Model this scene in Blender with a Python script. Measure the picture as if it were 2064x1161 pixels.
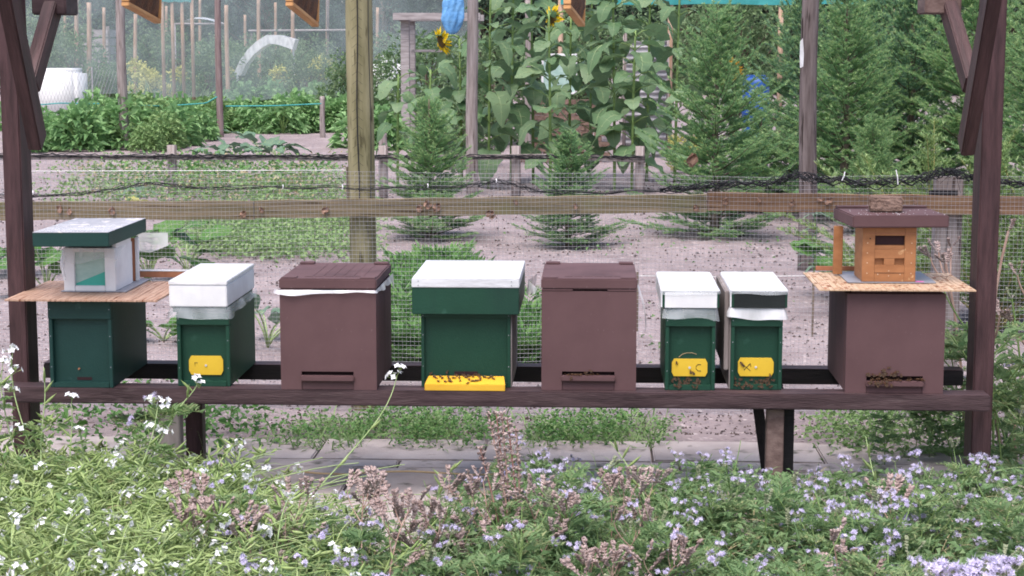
import bpy, bmesh, math, random
import numpy as np
from mathutils import Matrix, Vector

for o in list(bpy.data.objects):
    bpy.data.objects.remove(o, do_unlink=True)
SC = bpy.context.scene
COL = SC.collection
random.seed(7)
RNG = np.random.default_rng(7)
R = math.radians

# ------------------------------------------------------------------ camera
FPX, CU, CV = 3575.0, 1032.0, 580.5          # focal length and centre in photo pixels
CAMZ = 1.45
PITCH, YAW = 7.655, 2.587
cam_d = bpy.data.cameras.new('camera')
cam = bpy.data.objects.new('camera', cam_d)
COL.objects.link(cam)
cam.location = (0, 0, CAMZ)
cam.rotation_euler = (R(90 - PITCH), 0, R(YAW))
cam_d.sensor_width = 36.0
cam_d.lens = 36.0 * FPX / 2064.0
cam_d.clip_start = 0.05
cam_d.clip_end = 600
SC.camera = cam
SC.render.resolution_x, SC.render.resolution_y = 1024, 576

# ------------------------------------------------------------------ light
SUN_EL, SUN_AZ = 66.0, 200.0                 # overcast: weak wide sun, behind the camera to its left
world = bpy.data.worlds.new('World')
SC.world = world
world.use_nodes = True
wn = world.node_tree.nodes
bg = wn['Background']
sky = wn.new('ShaderNodeTexSky')
sky.sky_type = 'NISHITA'
sky.sun_disc = False
sky.sun_elevation = R(SUN_EL)
sky.sun_rotation = R(SUN_AZ)
sky.air_density = 1.0
sky.dust_density = 4.0
sky.ozone_density = 0.6
world.node_tree.links.new(sky.outputs[0], bg.inputs['Color'])
bg.inputs['Strength'].default_value = 0.15
sun_d = bpy.data.lights.new('sun', 'SUN')
sun = bpy.data.objects.new('sun', sun_d)
COL.objects.link(sun)
sun_d.energy = 1.5
sun_d.angle = R(50)
sun_d.color = (1.0, 0.955, 0.97)
_az = R(SUN_AZ)
sdir = Vector((math.sin(_az) * math.cos(R(SUN_EL)), math.cos(_az) * math.cos(R(SUN_EL)), math.sin(R(SUN_EL))))
sun.rotation_euler = sdir.to_track_quat('Z', 'Y').to_euler()
sun.location = (0, 0, 20)
SC.view_settings.view_transform = 'Standard'
SC.view_settings.look = 'None'
SC.view_settings.exposure = 1.05
SC.view_settings.gamma = 1.0
SC.view_settings.use_curve_mapping = False
SC.render.engine = 'CYCLES'
SC.cycles.transparent_max_bounces = 24
SC.cycles.max_bounces = 6
SC.cycles.filter_width = 1.8

# ------------------------------------------------------------------ pixel -> place
_RM = np.array(cam.rotation_euler.to_matrix())
def ray(u, v):
    return _RM @ np.array([(u - CU) / FPX, (CV - v) / FPX, -1.0])
def px(u, v, Y=None, Z=None):
    d = ray(u, v)
    t = Y / d[1] if Y is not None else (Z - CAMZ) / d[2]
    return np.array([0, 0, CAMZ]) + t * d
def gnd(u, v, z=0.0):
    p = px(u, v, Z=z)
    return p

# ------------------------------------------------------------------ materials
def S(r, g, b):
    f = lambda c: (c / 255 / 12.92) if c / 255 <= 0.04045 else ((c / 255 + 0.055) / 1.055) ** 2.4
    return (f(r), f(g), f(b), 1.0)
def mul(c, k):
    return (c[0] * k, c[1] * k, c[2] * k, 1.0)
MATS = {}
def _ramp(nt, stops):
    r = nt.nodes.new('ShaderNodeValToRGB')
    e = r.color_ramp.elements
    while len(e) < len(stops):
        e.new(0.5)
    for i, (p, c) in enumerate(stops):
        e[i].position = p
        e[i].color = c
    return r
def M(name, c1, c2=None, scale=6, stretch=(1, 1, 1), rough=0.7, bump=0.25, bscale=90, spec=0.3,
      metallic=0.0, speck=None, lo=0.35, hi=0.65, detail=5, bdist=0.004, speck2=None):
    m = bpy.data.materials.new(name)
    m.use_nodes = True
    nt = m.node_tree
    p = nt.nodes['Principled BSDF']
    L = nt.links.new
    tc = nt.nodes.new('ShaderNodeTexCoord')
    mp = nt.nodes.new('ShaderNodeMapping')
    mp.inputs['Scale'].default_value = stretch
    L(tc.outputs['Object'], mp.inputs['Vector'])
    n = nt.nodes.new('ShaderNodeTexNoise')
    n.inputs['Scale'].default_value = scale
    n.inputs['Detail'].default_value = detail
    n.inputs['Roughness'].default_value = 0.6
    L(mp.outputs[0], n.inputs['Vector'])
    c2 = c2 or mul(c1, 1.25)
    rp = _ramp(nt, [(lo, c1), (hi, c2)])
    L(n.outputs['Fac'], rp.inputs['Fac'])
    out = rp.outputs['Color']
    for k, sp in enumerate([speck, speck2]):
        if sp:
            col, ssc, th, wd = sp[:4]
            n2 = nt.nodes.new('ShaderNodeTexNoise')
            n2.inputs['Scale'].default_value = ssc
            n2.inputs['Detail'].default_value = 3
            mp2 = nt.nodes.new('ShaderNodeMapping')
            mp2.inputs['Location'].default_value = (3.1 + k, 7.7, 1.3)
            mp2.inputs['Scale'].default_value = sp[4] if len(sp) > 4 else (1, 1, 1)
            L(tc.outputs['Object'], mp2.inputs['Vector'])
            L(mp2.outputs[0], n2.inputs['Vector'])
            r2 = _ramp(nt, [(th, (0, 0, 0, 1)), (th + wd, (1, 1, 1, 1))])
            L(n2.outputs['Fac'], r2.inputs['Fac'])
            mx = nt.nodes.new('ShaderNodeMix')
            mx.data_type = 'RGBA'
            L(r2.outputs['Color'], mx.inputs['Factor'])
            L(out, mx.inputs['A'])
            mx.inputs['B'].default_value = col
            out = mx.outputs['Result']
    L(out, p.inputs['Base Color'])
    p.inputs['Roughness'].default_value = rough
    p.inputs['Specular IOR Level'].default_value = spec
    p.inputs['Metallic'].default_value = metallic
    if bump:
        n3 = nt.nodes.new('ShaderNodeTexNoise')
        n3.inputs['Scale'].default_value = bscale
        n3.inputs['Detail'].default_value = 4
        L(mp.outputs[0], n3.inputs['Vector'])
        b = nt.nodes.new('ShaderNodeBump')
        b.inputs['Strength'].default_value = bump
        b.inputs['Distance'].default_value = bdist
        L(n3.outputs['Fac'], b.inputs['Height'])
        L(b.outputs['Normal'], p.inputs['Normal'])
    MATS[name] = m
    return m
LEAF_GAIN = {'needle': 1.28, 'needle_dark': 1.28, 'needle_tip': 1.15, 'crop_leaf': 1.22, 'bush_leaf': 1.1, 'weed_leaf': 1.2, 'feather_leaf': 1.1}
def leafmat(name, stops, rough=0.55, trans=0.3, spec=0.25):
    g_ = LEAF_GAIN.get(name, 1.0)
    stops = [mul(c, g_) for c in stops]
    m = bpy.data.materials.new(name)
    m.use_nodes = True
    nt = m.node_tree
    p = nt.nodes['Principled BSDF']
    L = nt.links.new
    g = nt.nodes.new('ShaderNodeNewGeometry')
    n = len(stops)
    rp = _ramp(nt, [(i / max(1, n - 1), c) for i, c in enumerate(stops)])
    oi = nt.nodes.new('ShaderNodeObjectInfo')
    ad = nt.nodes.new('ShaderNodeMath'); ad.operation = 'MULTIPLY_ADD'
    ad.inputs[1].default_value = 0.35
    ml = nt.nodes.new('ShaderNodeMath'); ml.operation = 'MULTIPLY'
    ml.inputs[1].default_value = 0.65
    L(g.outputs['Random Per Island'], ml.inputs[0])
    L(oi.outputs['Random'], ad.inputs[0])
    L(ml.outputs[0], ad.inputs[2])
    L(ad.outputs[0], rp.inputs['Fac'])
    L(rp.outputs['Color'], p.inputs['Base Color'])
    p.inputs['Roughness'].default_value = rough
    p.inputs['Specular IOR Level'].default_value = spec
    tr = nt.nodes.new('ShaderNodeBsdfTranslucent')
    L(rp.outputs['Color'], tr.inputs['Color'])
    mx = nt.nodes.new('ShaderNodeMixShader')
    mx.inputs[0].default_value = trans
    L(p.outputs[0], mx.inputs[1])
    L(tr.outputs[0], mx.inputs[2])
    L(mx.outputs[0], nt.nodes['Material Output'].inputs['Surface'])
    MATS[name] = m
    return m
def sheermat(name, col, alpha, rough=0.3, scale=30, lo=None, hi=None, stretch=(1, 1, 1)):
    """thin film or net: part of the light passes straight through"""
    m = bpy.data.materials.new(name)
    m.use_nodes = True
    nt = m.node_tree
    p = nt.nodes['Principled BSDF']
    L = nt.links.new
    p.inputs['Base Color'].default_value = col
    p.inputs['Roughness'].default_value = rough
    tc = nt.nodes.new('ShaderNodeTexCoord')
    mp = nt.nodes.new('ShaderNodeMapping')
    mp.inputs['Scale'].default_value = stretch
    L(tc.outputs['Object'], mp.inputs['Vector'])
    n = nt.nodes.new('ShaderNodeTexNoise')
    n.inputs['Scale'].default_value = scale
    n.inputs['Detail'].default_value = 4
    L(mp.outputs[0], n.inputs['Vector'])
    lo = alpha * 0.7 if lo is None else lo
    hi = min(1, alpha * 1.3) if hi is None else hi
    mr = nt.nodes.new('ShaderNodeMapRange')
    mr.inputs['From Min'].default_value = 0.3
    mr.inputs['From Max'].default_value = 0.7
    mr.inputs['To Min'].default_value = lo
    mr.inputs['To Max'].default_value = hi
    L(n.outputs['Fac'], mr.inputs['Value'])
    L(mr.outputs[0], p.inputs['Alpha'])
    b = nt.nodes.new('ShaderNodeBump')
    b.inputs['Strength'].default_value = 0.4
    b.inputs['Distance'].default_value = 0.004
    L(n.outputs['Fac'], b.inputs['Height'])
    L(b.outputs['Normal'], p.inputs['Normal'])
    MATS[name] = m
    return m

# ------------------------------------------------------------------ mesh builder
class MB:
    def __init__(s):
        s.v = []; s.f3 = []; s.f4 = []; s.n = 0; s.m3 = []; s.m4 = []
    def add(s, V, F, mi=0):
        V = np.asarray(V, float).reshape(-1, 3)
        s.v.append(V)
        t = [f for f in F if len(f) == 3]
        q = [f for f in F if len(f) == 4]
        if t:
            s.f3.append(np.asarray(t, int) + s.n); s.m3 += [mi] * len(t)
        if q:
            s.f4.append(np.asarray(q, int) + s.n); s.m4 += [mi] * len(q)
        s.n += len(V)
        return s
    def addq(s, V, F, mi=0):                  # F: (n,4) or (n,3) array
        s.v.append(V)
        if F.shape[1] == 4:
            s.f4.append(F + s.n); s.m4 += [mi] * len(F)
        else:
            s.f3.append(F + s.n); s.m3 += [mi] * len(F)
        s.n += len(V)
        return s
    def box(s, x0, x1, y0, y1, z0, z1, mi=0):
        V = [(x0, y0, z0), (x1, y0, z0), (x1, y1, z0), (x0, y1, z0), (x0, y0, z1), (x1, y0, z1), (x1, y1, z1), (x0, y1, z1)]
        F = [(0, 3, 2, 1), (4, 5, 6, 7), (0, 1, 5, 4), (1, 2, 6, 5), (2, 3, 7, 6), (3, 0, 4, 7)]
        return s.add(V, F, mi)
    def tube(s, pts, rad, sides=6, cap=True, mi=0):
        P = np.asarray(pts, float)
        n = len(P)
        rad = np.broadcast_to(np.asarray(rad, float), (n,))
        T = np.gradient(P, axis=0)
        T /= np.linalg.norm(T, axis=1)[:, None] + 1e-9
        ref = np.array([0, 0, 1.0]) if abs(T[:, 2]).mean() < 0.8 else np.array([1.0, 0, 0])
        A = np.cross(T, ref); A /= np.linalg.norm(A, axis=1)[:, None] + 1e-9
        B = np.cross(T, A)
        ang = np.arange(sides) * 2 * math.pi / sides
        V = P[:, None, :] + rad[:, None, None] * (A[:, None, :] * np.cos(ang)[None, :, None] + B[:, None, :] * np.sin(ang)[None, :, None])
        V = V.reshape(-1, 3)
        i = np.arange(n - 1)[:, None] * sides
        j = np.arange(sides)[None, :]
        k = (np.arange(sides) + 1)[None, :] % sides
        F = np.stack([i + j, i + k, i + sides + k, i + sides + j], -1).reshape(-1, 4)
        base = s.n
        s.addq(V, F, mi)
        if cap:
            c0 = s.n
            s.v.append(np.array([P[0], P[-1]])); s.n += 2
            t = []
            for a in range(sides):
                b = (a + 1) % sides
                t.append((c0, base + b, base + a))
                t.append((c0 + 1, base + (n - 1) * sides + a, base + (n - 1) * sides + b))
            s.f3.append(np.asarray(t, int)); s.m3 += [mi] * len(t)
        return s
    def mesh(s, name, mats, smooth=False, bevel=0, seg=2):
        me = bpy.data.meshes.new(name)
        V = np.concatenate(s.v) if s.v else np.zeros((0, 3))
        f3 = np.concatenate(s.f3) if s.f3 else np.zeros((0, 3), int)
        f4 = np.concatenate(s.f4) if s.f4 else np.zeros((0, 4), int)
        me.vertices.add(len(V))
        me.vertices.foreach_set('co', V.astype(np.float32).ravel())
        nl = f3.size + f4.size
        me.loops.add(nl)
        me.loops.foreach_set('vertex_index', np.concatenate([f3.ravel(), f4.ravel()]).astype(np.int32))
        npl = len(f3) + len(f4)
        me.polygons.add(npl)
        st = np.concatenate([np.arange(len(f3)) * 3, f3.size + np.arange(len(f4)) * 4]).astype(np.int32)
        me.polygons.foreach_set('loop_start', st)
        if not isinstance(mats, (list, tuple)):
            mats = [mats]
        for m in mats:
            me.materials.append(MATS[m] if isinstance(m, str) else m)
        me.polygons.foreach_set('material_index', np.asarray(s.m3 + s.m4, np.int32))
        me.polygons.foreach_set('use_smooth', np.full(npl, bool(smooth)))
        me.update(calc_edges=True)
        if bevel:
            bm = bmesh.new(); bm.from_mesh(me)
            bmesh.ops.bevel(bm, geom=list(bm.edges), offset=bevel, segments=seg, affect='EDGES', clamp_overlap=True)
            bm.to_mesh(me); bm.free()
        return me
    def obj(s, name, mats, parent=None, smooth=False, bevel=0, loc=None, rot=None):
        o = bpy.data.objects.new(name, s.mesh(name, mats, smooth, bevel))
        COL.objects.link(o)
        if parent: o.parent = parent
        if loc is not None: o.location = loc
        if rot is not None: o.rotation_euler = rot
        return o
def inst(me, name, parent=None, loc=(0, 0, 0), rot=(0, 0, 0), sc=1.0):
    o = bpy.data.objects.new(name, me)
    COL.objects.link(o)
    if parent: o.parent = parent
    o.location = loc; o.rotation_euler = rot
    o.scale = (sc, sc, sc) if not hasattr(sc, '__len__') else sc
    return o
def bx(name, b, mat, parent=None, bevel=0.002, loc=None, rot=None):
    return MB().box(*b).obj(name, mat, parent, bevel=bevel, loc=loc, rot=rot)
def thing(name, label, cat, loc=(0, 0, 0), rz=0, group=None):
    o = bpy.data.objects.new(name, None)
    COL.objects.link(o)
    o.empty_display_size = 0.1
    o.location = loc; o.rotation_euler = (0, 0, rz)
    return tag(o, label, cat, group)
def tag(o, label=None, cat=None, group=None, kind=None):
    if label: o['label'] = label
    if cat: o['category'] = cat
    if group: o['group'] = group
    if kind: o['kind'] = kind
    return o
def copy_tree(o, parent=None):
    c = o.copy(); COL.objects.link(c); c.parent = parent
    for ch in list(o.children):
        copy_tree(ch, c)
    return c
def unit(a):
    return a / (np.linalg.norm(a, axis=-1, keepdims=True) + 1e-9)
def kites(P, D, Ln, Wd, fold=0.25, up=(0, 0, 1), droop=0.0, mi=0, roll=0.5, mb=None):
    """folded kite-shaped leaves: base P, direction D, length, width"""
    P = np.asarray(P, float); D = unit(np.asarray(D, float)); n = len(P)
    Ln = np.broadcast_to(Ln, (n,)); Wd = np.broadcast_to(Wd, (n,))
    U = np.asarray(up, float) + RNG.normal(0, roll, (n, 3))
    Sd = unit(np.cross(D, U)); N = np.cross(Sd, D)
    mid = P + D * (Ln * 0.42)[:, None] + N * (Ln * 0.06)[:, None]
    tip = P + D * Ln[:, None] - np.array([0, 0, 1.0]) * (Ln * droop)[:, None]
    l = mid + Sd * (Wd * 0.5)[:, None] + N * (Wd * fold)[:, None]
    r = mid - Sd * (Wd * 0.5)[:, None] + N * (Wd * fold)[:, None]
    V = np.stack([P, r, tip, l], 1).reshape(-1, 3)
    F = np.arange(4 * n).reshape(n, 4)
    mb = mb or MB()
    return mb.addq(V, F, mi)
def blades(P, D, Ln, Wd, droop=0.3, mi=0, mb=None):
    """narrow grass-like blades, three-segment, bent"""
    P = np.asarray(P, float); D = unit(np.asarray(D, float)); n = len(P)
    Ln = np.broadcast_to(Ln, (n,)); Wd = np.broadcast_to(Wd, (n,))
    Sd = unit(np.cross(D, np.array([0, 0, 1.0]) + RNG.normal(0, 0.4, (n, 3))))
    rows = []
    for t, w in ((0, 0.7), (0.4, 1.0), (0.75, 0.7), (1.0, 0.05)):
        c = P + D * (Ln * t)[:, None]
        c = c - np.array([0, 0, 1.0]) * (Ln * droop * t * t)[:, None]
        rows += [c + Sd * (Wd * w * .5)[:, None], c - Sd * (Wd * w * .5)[:, None]]
    V = np.stack(rows, 1).reshape(-1, 3)
    b = np.arange(n)[:, None] * 8
    F = np.concatenate([b + np.array([0, 1, 3, 2]), b + np.array([2, 3, 5, 4]), b + np.array([4, 5, 7, 6])])
    mb = mb or MB()
    return mb.addq(V, F, mi)
def rdir(n, zlo=-0.3, zhi=1.0):
    a = RNG.uniform(0, 2 * math.pi, n); z = RNG.uniform(zlo, zhi, n)
    r = np.sqrt(np.clip(1 - z * z, 0, 1))
    return np.stack([r * np.cos(a), r * np.sin(a), z], 1)
def bez(p0, p1, p2, n=8):
    t = np.linspace(0, 1, n)[:, None]
    p0, p1, p2 = map(lambda p: np.asarray(p, float), (p0, p1, p2))
    return (1 - t) ** 2 * p0 + 2 * t * (1 - t) * p1 + t * t * p2
# ------------------------------------------------------------------ materials of the place
M('soil', (0.190, 0.153, 0.155, 1), (0.32, 0.265, 0.268, 1), scale=2.2, detail=9, lo=0.3, hi=0.7, rough=0.95, bump=0.8, bscale=45, spec=0.1, bdist=0.02,
  speck=((0.10, 0.075, 0.075, 1), 34, 0.63, 0.07), speck2=((0.40, 0.345, 0.34, 1), 27, 0.60, 0.10))
M('concrete', (0.31, 0.265, 0.255, 1), (0.42, 0.365, 0.35, 1), scale=5, rough=0.9, bump=0.4, bscale=120, spec=0.15,
  speck=((0.12, 0.11, 0.09, 1), 14, 0.60, 0.15))
M('dark_timber', (0.030, 0.016, 0.018, 1), (0.075, 0.045, 0.048, 1), scale=5, stretch=(1, 8, 8), rough=0.6, bump=0.5, bscale=30, spec=0.3,
  speck=((0.12, 0.085, 0.085, 1), 9, 0.62, 0.2, (1, 6, 6)))
M('dark_timber_upright', (0.030, 0.013, 0.014, 1), (0.075, 0.036, 0.038, 1), scale=5, stretch=(8, 8, 1), rough=0.55, bump=0.4, bscale=30, spec=0.35)
M('near_black_timber', (0.006, 0.005, 0.006, 1), (0.016, 0.012, 0.014, 1), scale=5, stretch=(1, 8, 8), rough=0.6, bump=0.3, bscale=30,
  speck=((0.05, 0.04, 0.04, 1), 12, 0.66, 0.1))  # near-black timber of the rear rail, bearers, one leg pair and brace
M('fence_timber', (0.165, 0.14, 0.08, 1), (0.29, 0.225, 0.15, 1), scale=4, stretch=(0.7, 9, 14), rough=0.85, bump=0.5, bscale=30, spec=0.15,
  speck=((0.085, 0.062, 0.04, 1), 5, 0.60, 0.08, (0.5, 6, 16)), speck2=((0.20, 0.21, 0.10, 1), 3, 0.56, 0.2))
M('fence_timber_red', (0.19, 0.105, 0.062, 1), (0.29, 0.18, 0.11, 1), scale=4, stretch=(0.7, 9, 14), rough=0.85, bump=0.5, bscale=30, spec=0.15,
  speck=((0.10, 0.06, 0.04, 1), 5, 0.60, 0.08, (0.5, 6, 16)), speck2=((0.20, 0.19, 0.10, 1), 3, 0.60, 0.2))
M('mossy_post', (0.18, 0.165, 0.09, 1), (0.31, 0.28, 0.17, 1), scale=3, stretch=(6, 6, 1), rough=0.9, bump=0.4, bscale=40, spec=0.1,
  speck=((0.10, 0.09, 0.05, 1), 7, 0.60, 0.1, (6, 6, 1)))
M('grey_post', (0.20, 0.165, 0.155, 1), (0.33, 0.285, 0.275, 1), scale=4, stretch=(8, 8, 0.8), rough=0.9, bump=0.6, bscale=30, spec=0.1,
  speck=((0.08, 0.06, 0.055, 1), 5, 0.60, 0.08, (9, 9, 0.7)))
M('dark_grey_post', (0.085, 0.066, 0.064, 1), (0.18, 0.148, 0.145, 1), scale=4, stretch=(8, 8, 0.8), rough=0.9, bump=0.8, bscale=25, spec=0.1,
  speck=((0.035, 0.027, 0.025, 1), 5, 0.58, 0.08, (9, 9, 0.7)))
M('pine_stake', (0.32, 0.20, 0.13, 1), (0.46, 0.33, 0.25, 1), scale=4, stretch=(6, 6, 1), rough=0.9, bump=0.4, bscale=30, spec=0.1)
M('grey_board', (0.23, 0.20, 0.20, 1), (0.40, 0.36, 0.36, 1), scale=4, stretch=(1, 6, 8), rough=0.9, bump=0.4, bscale=30, spec=0.1)
M('frame_pine', (0.42, 0.20, 0.075, 1), (0.56, 0.31, 0.13, 1), scale=6, stretch=(6, 1, 6), rough=0.6, bump=0.15, bscale=50)
M('comb', (0.055, 0.020, 0.010, 1), (0.15, 0.06, 0.025, 1), scale=22, rough=0.6, bump=0.9, bscale=160, bdist=0.006)
M('green_paint', (0.0065, 0.040, 0.023, 1), (0.011, 0.054, 0.032, 1), scale=3, rough=0.5, bump=0.15, bscale=140, spec=0.32,
  speck=((0.022, 0.075, 0.05, 1), 20, 0.66, 0.1), speck2=((0.008, 0.034, 0.024, 1), 7, 0.54, 0.18, (1, 1, .2)))
M('teal_paint', (0.0065, 0.034, 0.029, 1), (0.011, 0.047, 0.041, 1), scale=3, rough=0.5, bump=0.15, bscale=140, spec=0.32,
  speck=((0.03, 0.075, 0.066, 1), 16, 0.68, 0.06), speck2=((0.008, 0.030, 0.027, 1), 7, 0.54, 0.18, (1, 1, .2)))
M('brown_poly', (0.094, 0.050, 0.052, 1), (0.116, 0.064, 0.066, 1), scale=4, rough=0.75, bump=0.08, bscale=260, spec=0.25, bdist=0.002,
  speck=((0.14, 0.09, 0.092, 1), 60, 0.68, 0.04), speck2=((0.054, 0.029, 0.030, 1), 5, 0.52, 0.22, (1, 1, .25)))
M('white_paint', (0.62, 0.61, 0.62, 1), (0.76, 0.75, 0.76, 1), scale=6, rough=0.5, bump=0.1, bscale=120,
  speck=((0.40, 0.38, 0.35, 1), 30, 0.70, 0.06), speck2=((0.50, 0.48, 0.45, 1), 9, 0.58, 0.2, (1, 1, .25)))
M('white_film_top', (0.62, 0.61, 0.62, 1), (0.78, 0.77, 0.78, 1), scale=14, stretch=(1, 4, 1), rough=0.28, bump=0.7, bscale=30, spec=0.5, bdist=0.006,
  speck=((0.38, 0.37, 0.38, 1), 12, 0.60, 0.08, (1, 5, 1)))
M('grey_felt', (0.33, 0.33, 0.36, 1), (0.45, 0.45, 0.48, 1), scale=10, rough=0.85, bump=0.5, bscale=150,
  speck=((0.66, 0.62, 0.60, 1), 22, 0.60, 0.04), speck2=((0.16, 0.15, 0.14, 1), 30, 0.66, 0.04))
M('aluminium', (0.55, 0.55, 0.57, 1), (0.72, 0.72, 0.74, 1), scale=9, stretch=(1, 5, 3), rough=0.42, bump=0.4, bscale=25, metallic=0.25, spec=0.5)
M('black_board', (0.007, 0.010, 0.010, 1), (0.014, 0.018, 0.018, 1), scale=9, rough=0.6, bump=0.2)
M('weathered_side', (0.17, 0.14, 0.13, 1), (0.30, 0.26, 0.25, 1), scale=4, stretch=(4, 8, 0.8), rough=0.85, bump=0.5, bscale=30,
  speck=((0.09, 0.07, 0.07, 1), 5, 0.58, 0.1, (6, 8, 0.8)))
M('yellow_plastic', (0.60, 0.38, 0.028, 1), (0.70, 0.47, 0.04, 1), scale=5, rough=0.4, bump=0.05, bscale=80, spec=0.4,
  speck=((0.46, 0.27, 0.05, 1), 45, 0.68, 0.12))
M('yellow_paint', (0.60, 0.32, 0.022, 1), (0.68, 0.40, 0.035, 1), scale=4, rough=0.5, bump=0.1, bscale=80, spec=0.35,
  speck=((0.60, 0.30, 0.05, 1), 26, 0.66, 0.08))
M('orange_wood', (0.27, 0.115, 0.046, 1), (0.36, 0.165, 0.07, 1), scale=5, stretch=(2, 2, 6), rough=0.5, bump=0.1, bscale=80,
  speck=((0.50, 0.30, 0.15, 1), 24, 0.70, 0.05))
M('maroon', (0.020, 0.007, 0.009, 1), (0.032, 0.012, 0.013, 1), rough=0.8)
M('terracotta_wood', (0.30, 0.12, 0.065, 1), (0.40, 0.17, 0.09, 1), scale=5, stretch=(5, 5, 1), rough=0.7)
M('mint_sheet', (0.055, 0.36, 0.28, 1), (0.075, 0.42, 0.33, 1), scale=4, rough=0.5, bump=0.1)
M('pale_mint', (0.30, 0.44, 0.39, 1), (0.40, 0.53, 0.48, 1), scale=14, stretch=(1, 1, 2), rough=0.35, bump=0.3, bscale=30)
M('bamboo', (0.30, 0.17, 0.115, 1), (0.48, 0.32, 0.235, 1), scale=5, stretch=(26, 1.5, 1), rough=0.6, bump=0.25, bscale=40,
  speck=((0.22, 0.09, 0.045, 1), 6, 0.62, 0.05, (16, 1, 1)))
M('bamboo_light', (0.42, 0.27, 0.165, 1), (0.58, 0.42, 0.29, 1), scale=5, stretch=(22, 1.5, 1), rough=0.55, bump=0.25, bscale=40)
M('bamboo_stain', (0.24, 0.085, 0.040, 1), (0.36, 0.15, 0.08, 1), scale=12, rough=0.6)
M('grey_plate', (0.20, 0.20, 0.23, 1), (0.30, 0.30, 0.33, 1), scale=6, rough=0.45)
M('pink_tape', (0.60, 0.12, 0.36, 1), rough=0.5)
M('brick', (0.13, 0.085, 0.068, 1), (0.24, 0.165, 0.135, 1), scale=16, rough=0.95, bump=1.0, bscale=70, spec=0.1, bdist=0.01,
  speck=((0.40, 0.33, 0.29, 1), 40, 0.68, 0.05))
M('dead_leaf', (0.16, 0.085, 0.055, 1), (0.30, 0.19, 0.14, 1), scale=20, rough=0.8, bump=0.4)
M('black_net', (0.010, 0.010, 0.013, 1), (0.022, 0.022, 0.027, 1), scale=20, rough=0.7)
M('wire', (0.30, 0.29, 0.31, 1), (0.42, 0.41, 0.43, 1), scale=20, rough=0.5, metallic=0.35, bump=0)
M('white_tie', (0.72, 0.70, 0.72, 1), rough=0.5, bump=0)
M('white_tank', (0.66, 0.66, 0.66, 1), (0.74, 0.74, 0.73, 1), scale=4, rough=0.5, bump=0.05)
M('white_string', (0.55, 0.54, 0.54, 1), rough=0.7, bump=0)
M('blue_bag', (0.09, 0.25, 0.50, 1), (0.16, 0.36, 0.62, 1), scale=14, rough=0.4, bump=0.5, bscale=30, bdist=0.02)
M('blue_barrel', (0.020, 0.075, 0.30, 1), (0.035, 0.11, 0.38, 1), scale=4, rough=0.4)
M('teal_net', (0.03, 0.22, 0.22, 1), (0.06, 0.32, 0.31, 1), scale=6, rough=0.7)
M('corrugated', (0.24, 0.23, 0.24, 1), (0.38, 0.37, 0.38, 1), scale=5, rough=0.6, metallic=0.2)
M('red_board', (0.24, 0.11, 0.11, 1), (0.34, 0.18, 0.18, 1), scale=4, stretch=(5, 5, 1), rough=0.8)
M('straw_hose', (0.42, 0.29, 0.16, 1), (0.52, 0.38, 0.22, 1), scale=20, rough=0.7, bump=0)
M('mulch', (0.03, 0.02, 0.02, 1), (0.11, 0.08, 0.075, 1), scale=30, rough=0.9)
M('bark', (0.10, 0.075, 0.055, 1), (0.19, 0.15, 0.115, 1), scale=8, stretch=(4, 4, 1), rough=0.9, bump=0.6)
M('bee_body', (0.045, 0.018, 0.008, 1), (0.13, 0.06, 0.025, 1), scale=420, stretch=(0.1, 1, 0.1), rough=0.6, bump=0)
M('marker_ink', (0.015, 0.012, 0.012, 1), rough=0.6, bump=0)
M('stem_green', (0.12, 0.20, 0.055, 1), (0.20, 0.29, 0.10, 1), scale=30, rough=0.6, bump=0)
M('stem_pale', (0.22, 0.31, 0.12, 1), (0.32, 0.40, 0.19, 1), scale=30, rough=0.6, bump=0)
M('stem_dry', (0.30, 0.185, 0.145, 1), (0.44, 0.31, 0.255, 1), scale=40, rough=0.8, bump=0)
M('stem_red', (0.24, 0.11, 0.09, 1), (0.36, 0.20, 0.16, 1), scale=40, rough=0.8, bump=0)
M('sunflower_disc', (0.07, 0.04, 0.012, 1), (0.16, 0.09, 0.02, 1), scale=80, rough=0.9, bump=0.8)
M('shoot', (0.26, 0.24, 0.09, 1), (0.36, 0.33, 0.14, 1), scale=30, rough=0.7, bump=0)
leafmat('pod', [(0.19, 0.28, 0.085, 1), (0.29, 0.38, 0.14, 1), (0.40, 0.47, 0.22, 1)], trans=0.2)
leafmat('radish_leaf', [(0.10, 0.18, 0.06, 1), (0.17, 0.27, 0.10, 1), (0.30, 0.36, 0.17, 1)], trans=0.35)
leafmat('straw_leaf', [(0.30, 0.25, 0.14, 1), (0.42, 0.36, 0.22, 1)], trans=0.2)
leafmat('feather_leaf', [(0.09, 0.17, 0.07, 1), (0.15, 0.245, 0.105, 1), (0.21, 0.30, 0.14, 1), (0.34, 0.36, 0.18, 1)], trans=0.4)
leafmat('weed_leaf', [(0.055, 0.13, 0.040, 1), (0.10, 0.21, 0.06, 1), (0.16, 0.28, 0.085, 1)], trans=0.3)
leafmat('pale_weed_leaf', [(0.13, 0.23, 0.08, 1), (0.20, 0.31, 0.12, 1), (0.27, 0.37, 0.16, 1)], trans=0.3)
leafmat('crop_leaf', [(0.10, 0.20, 0.08, 1), (0.17, 0.30, 0.12, 1), (0.28, 0.42, 0.20, 1)], trans=0.35)
leafmat('bluegreen_leaf', [(0.07, 0.14, 0.09, 1), (0.12, 0.20, 0.13, 1), (0.18, 0.27, 0.19, 1)], trans=0.2)
leafmat('sunflower_leaf', [(0.055, 0.125, 0.05, 1), (0.095, 0.18, 0.08, 1), (0.17, 0.26, 0.14, 1), (0.26, 0.32, 0.15, 1)], trans=0.35, rough=0.45)
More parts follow.
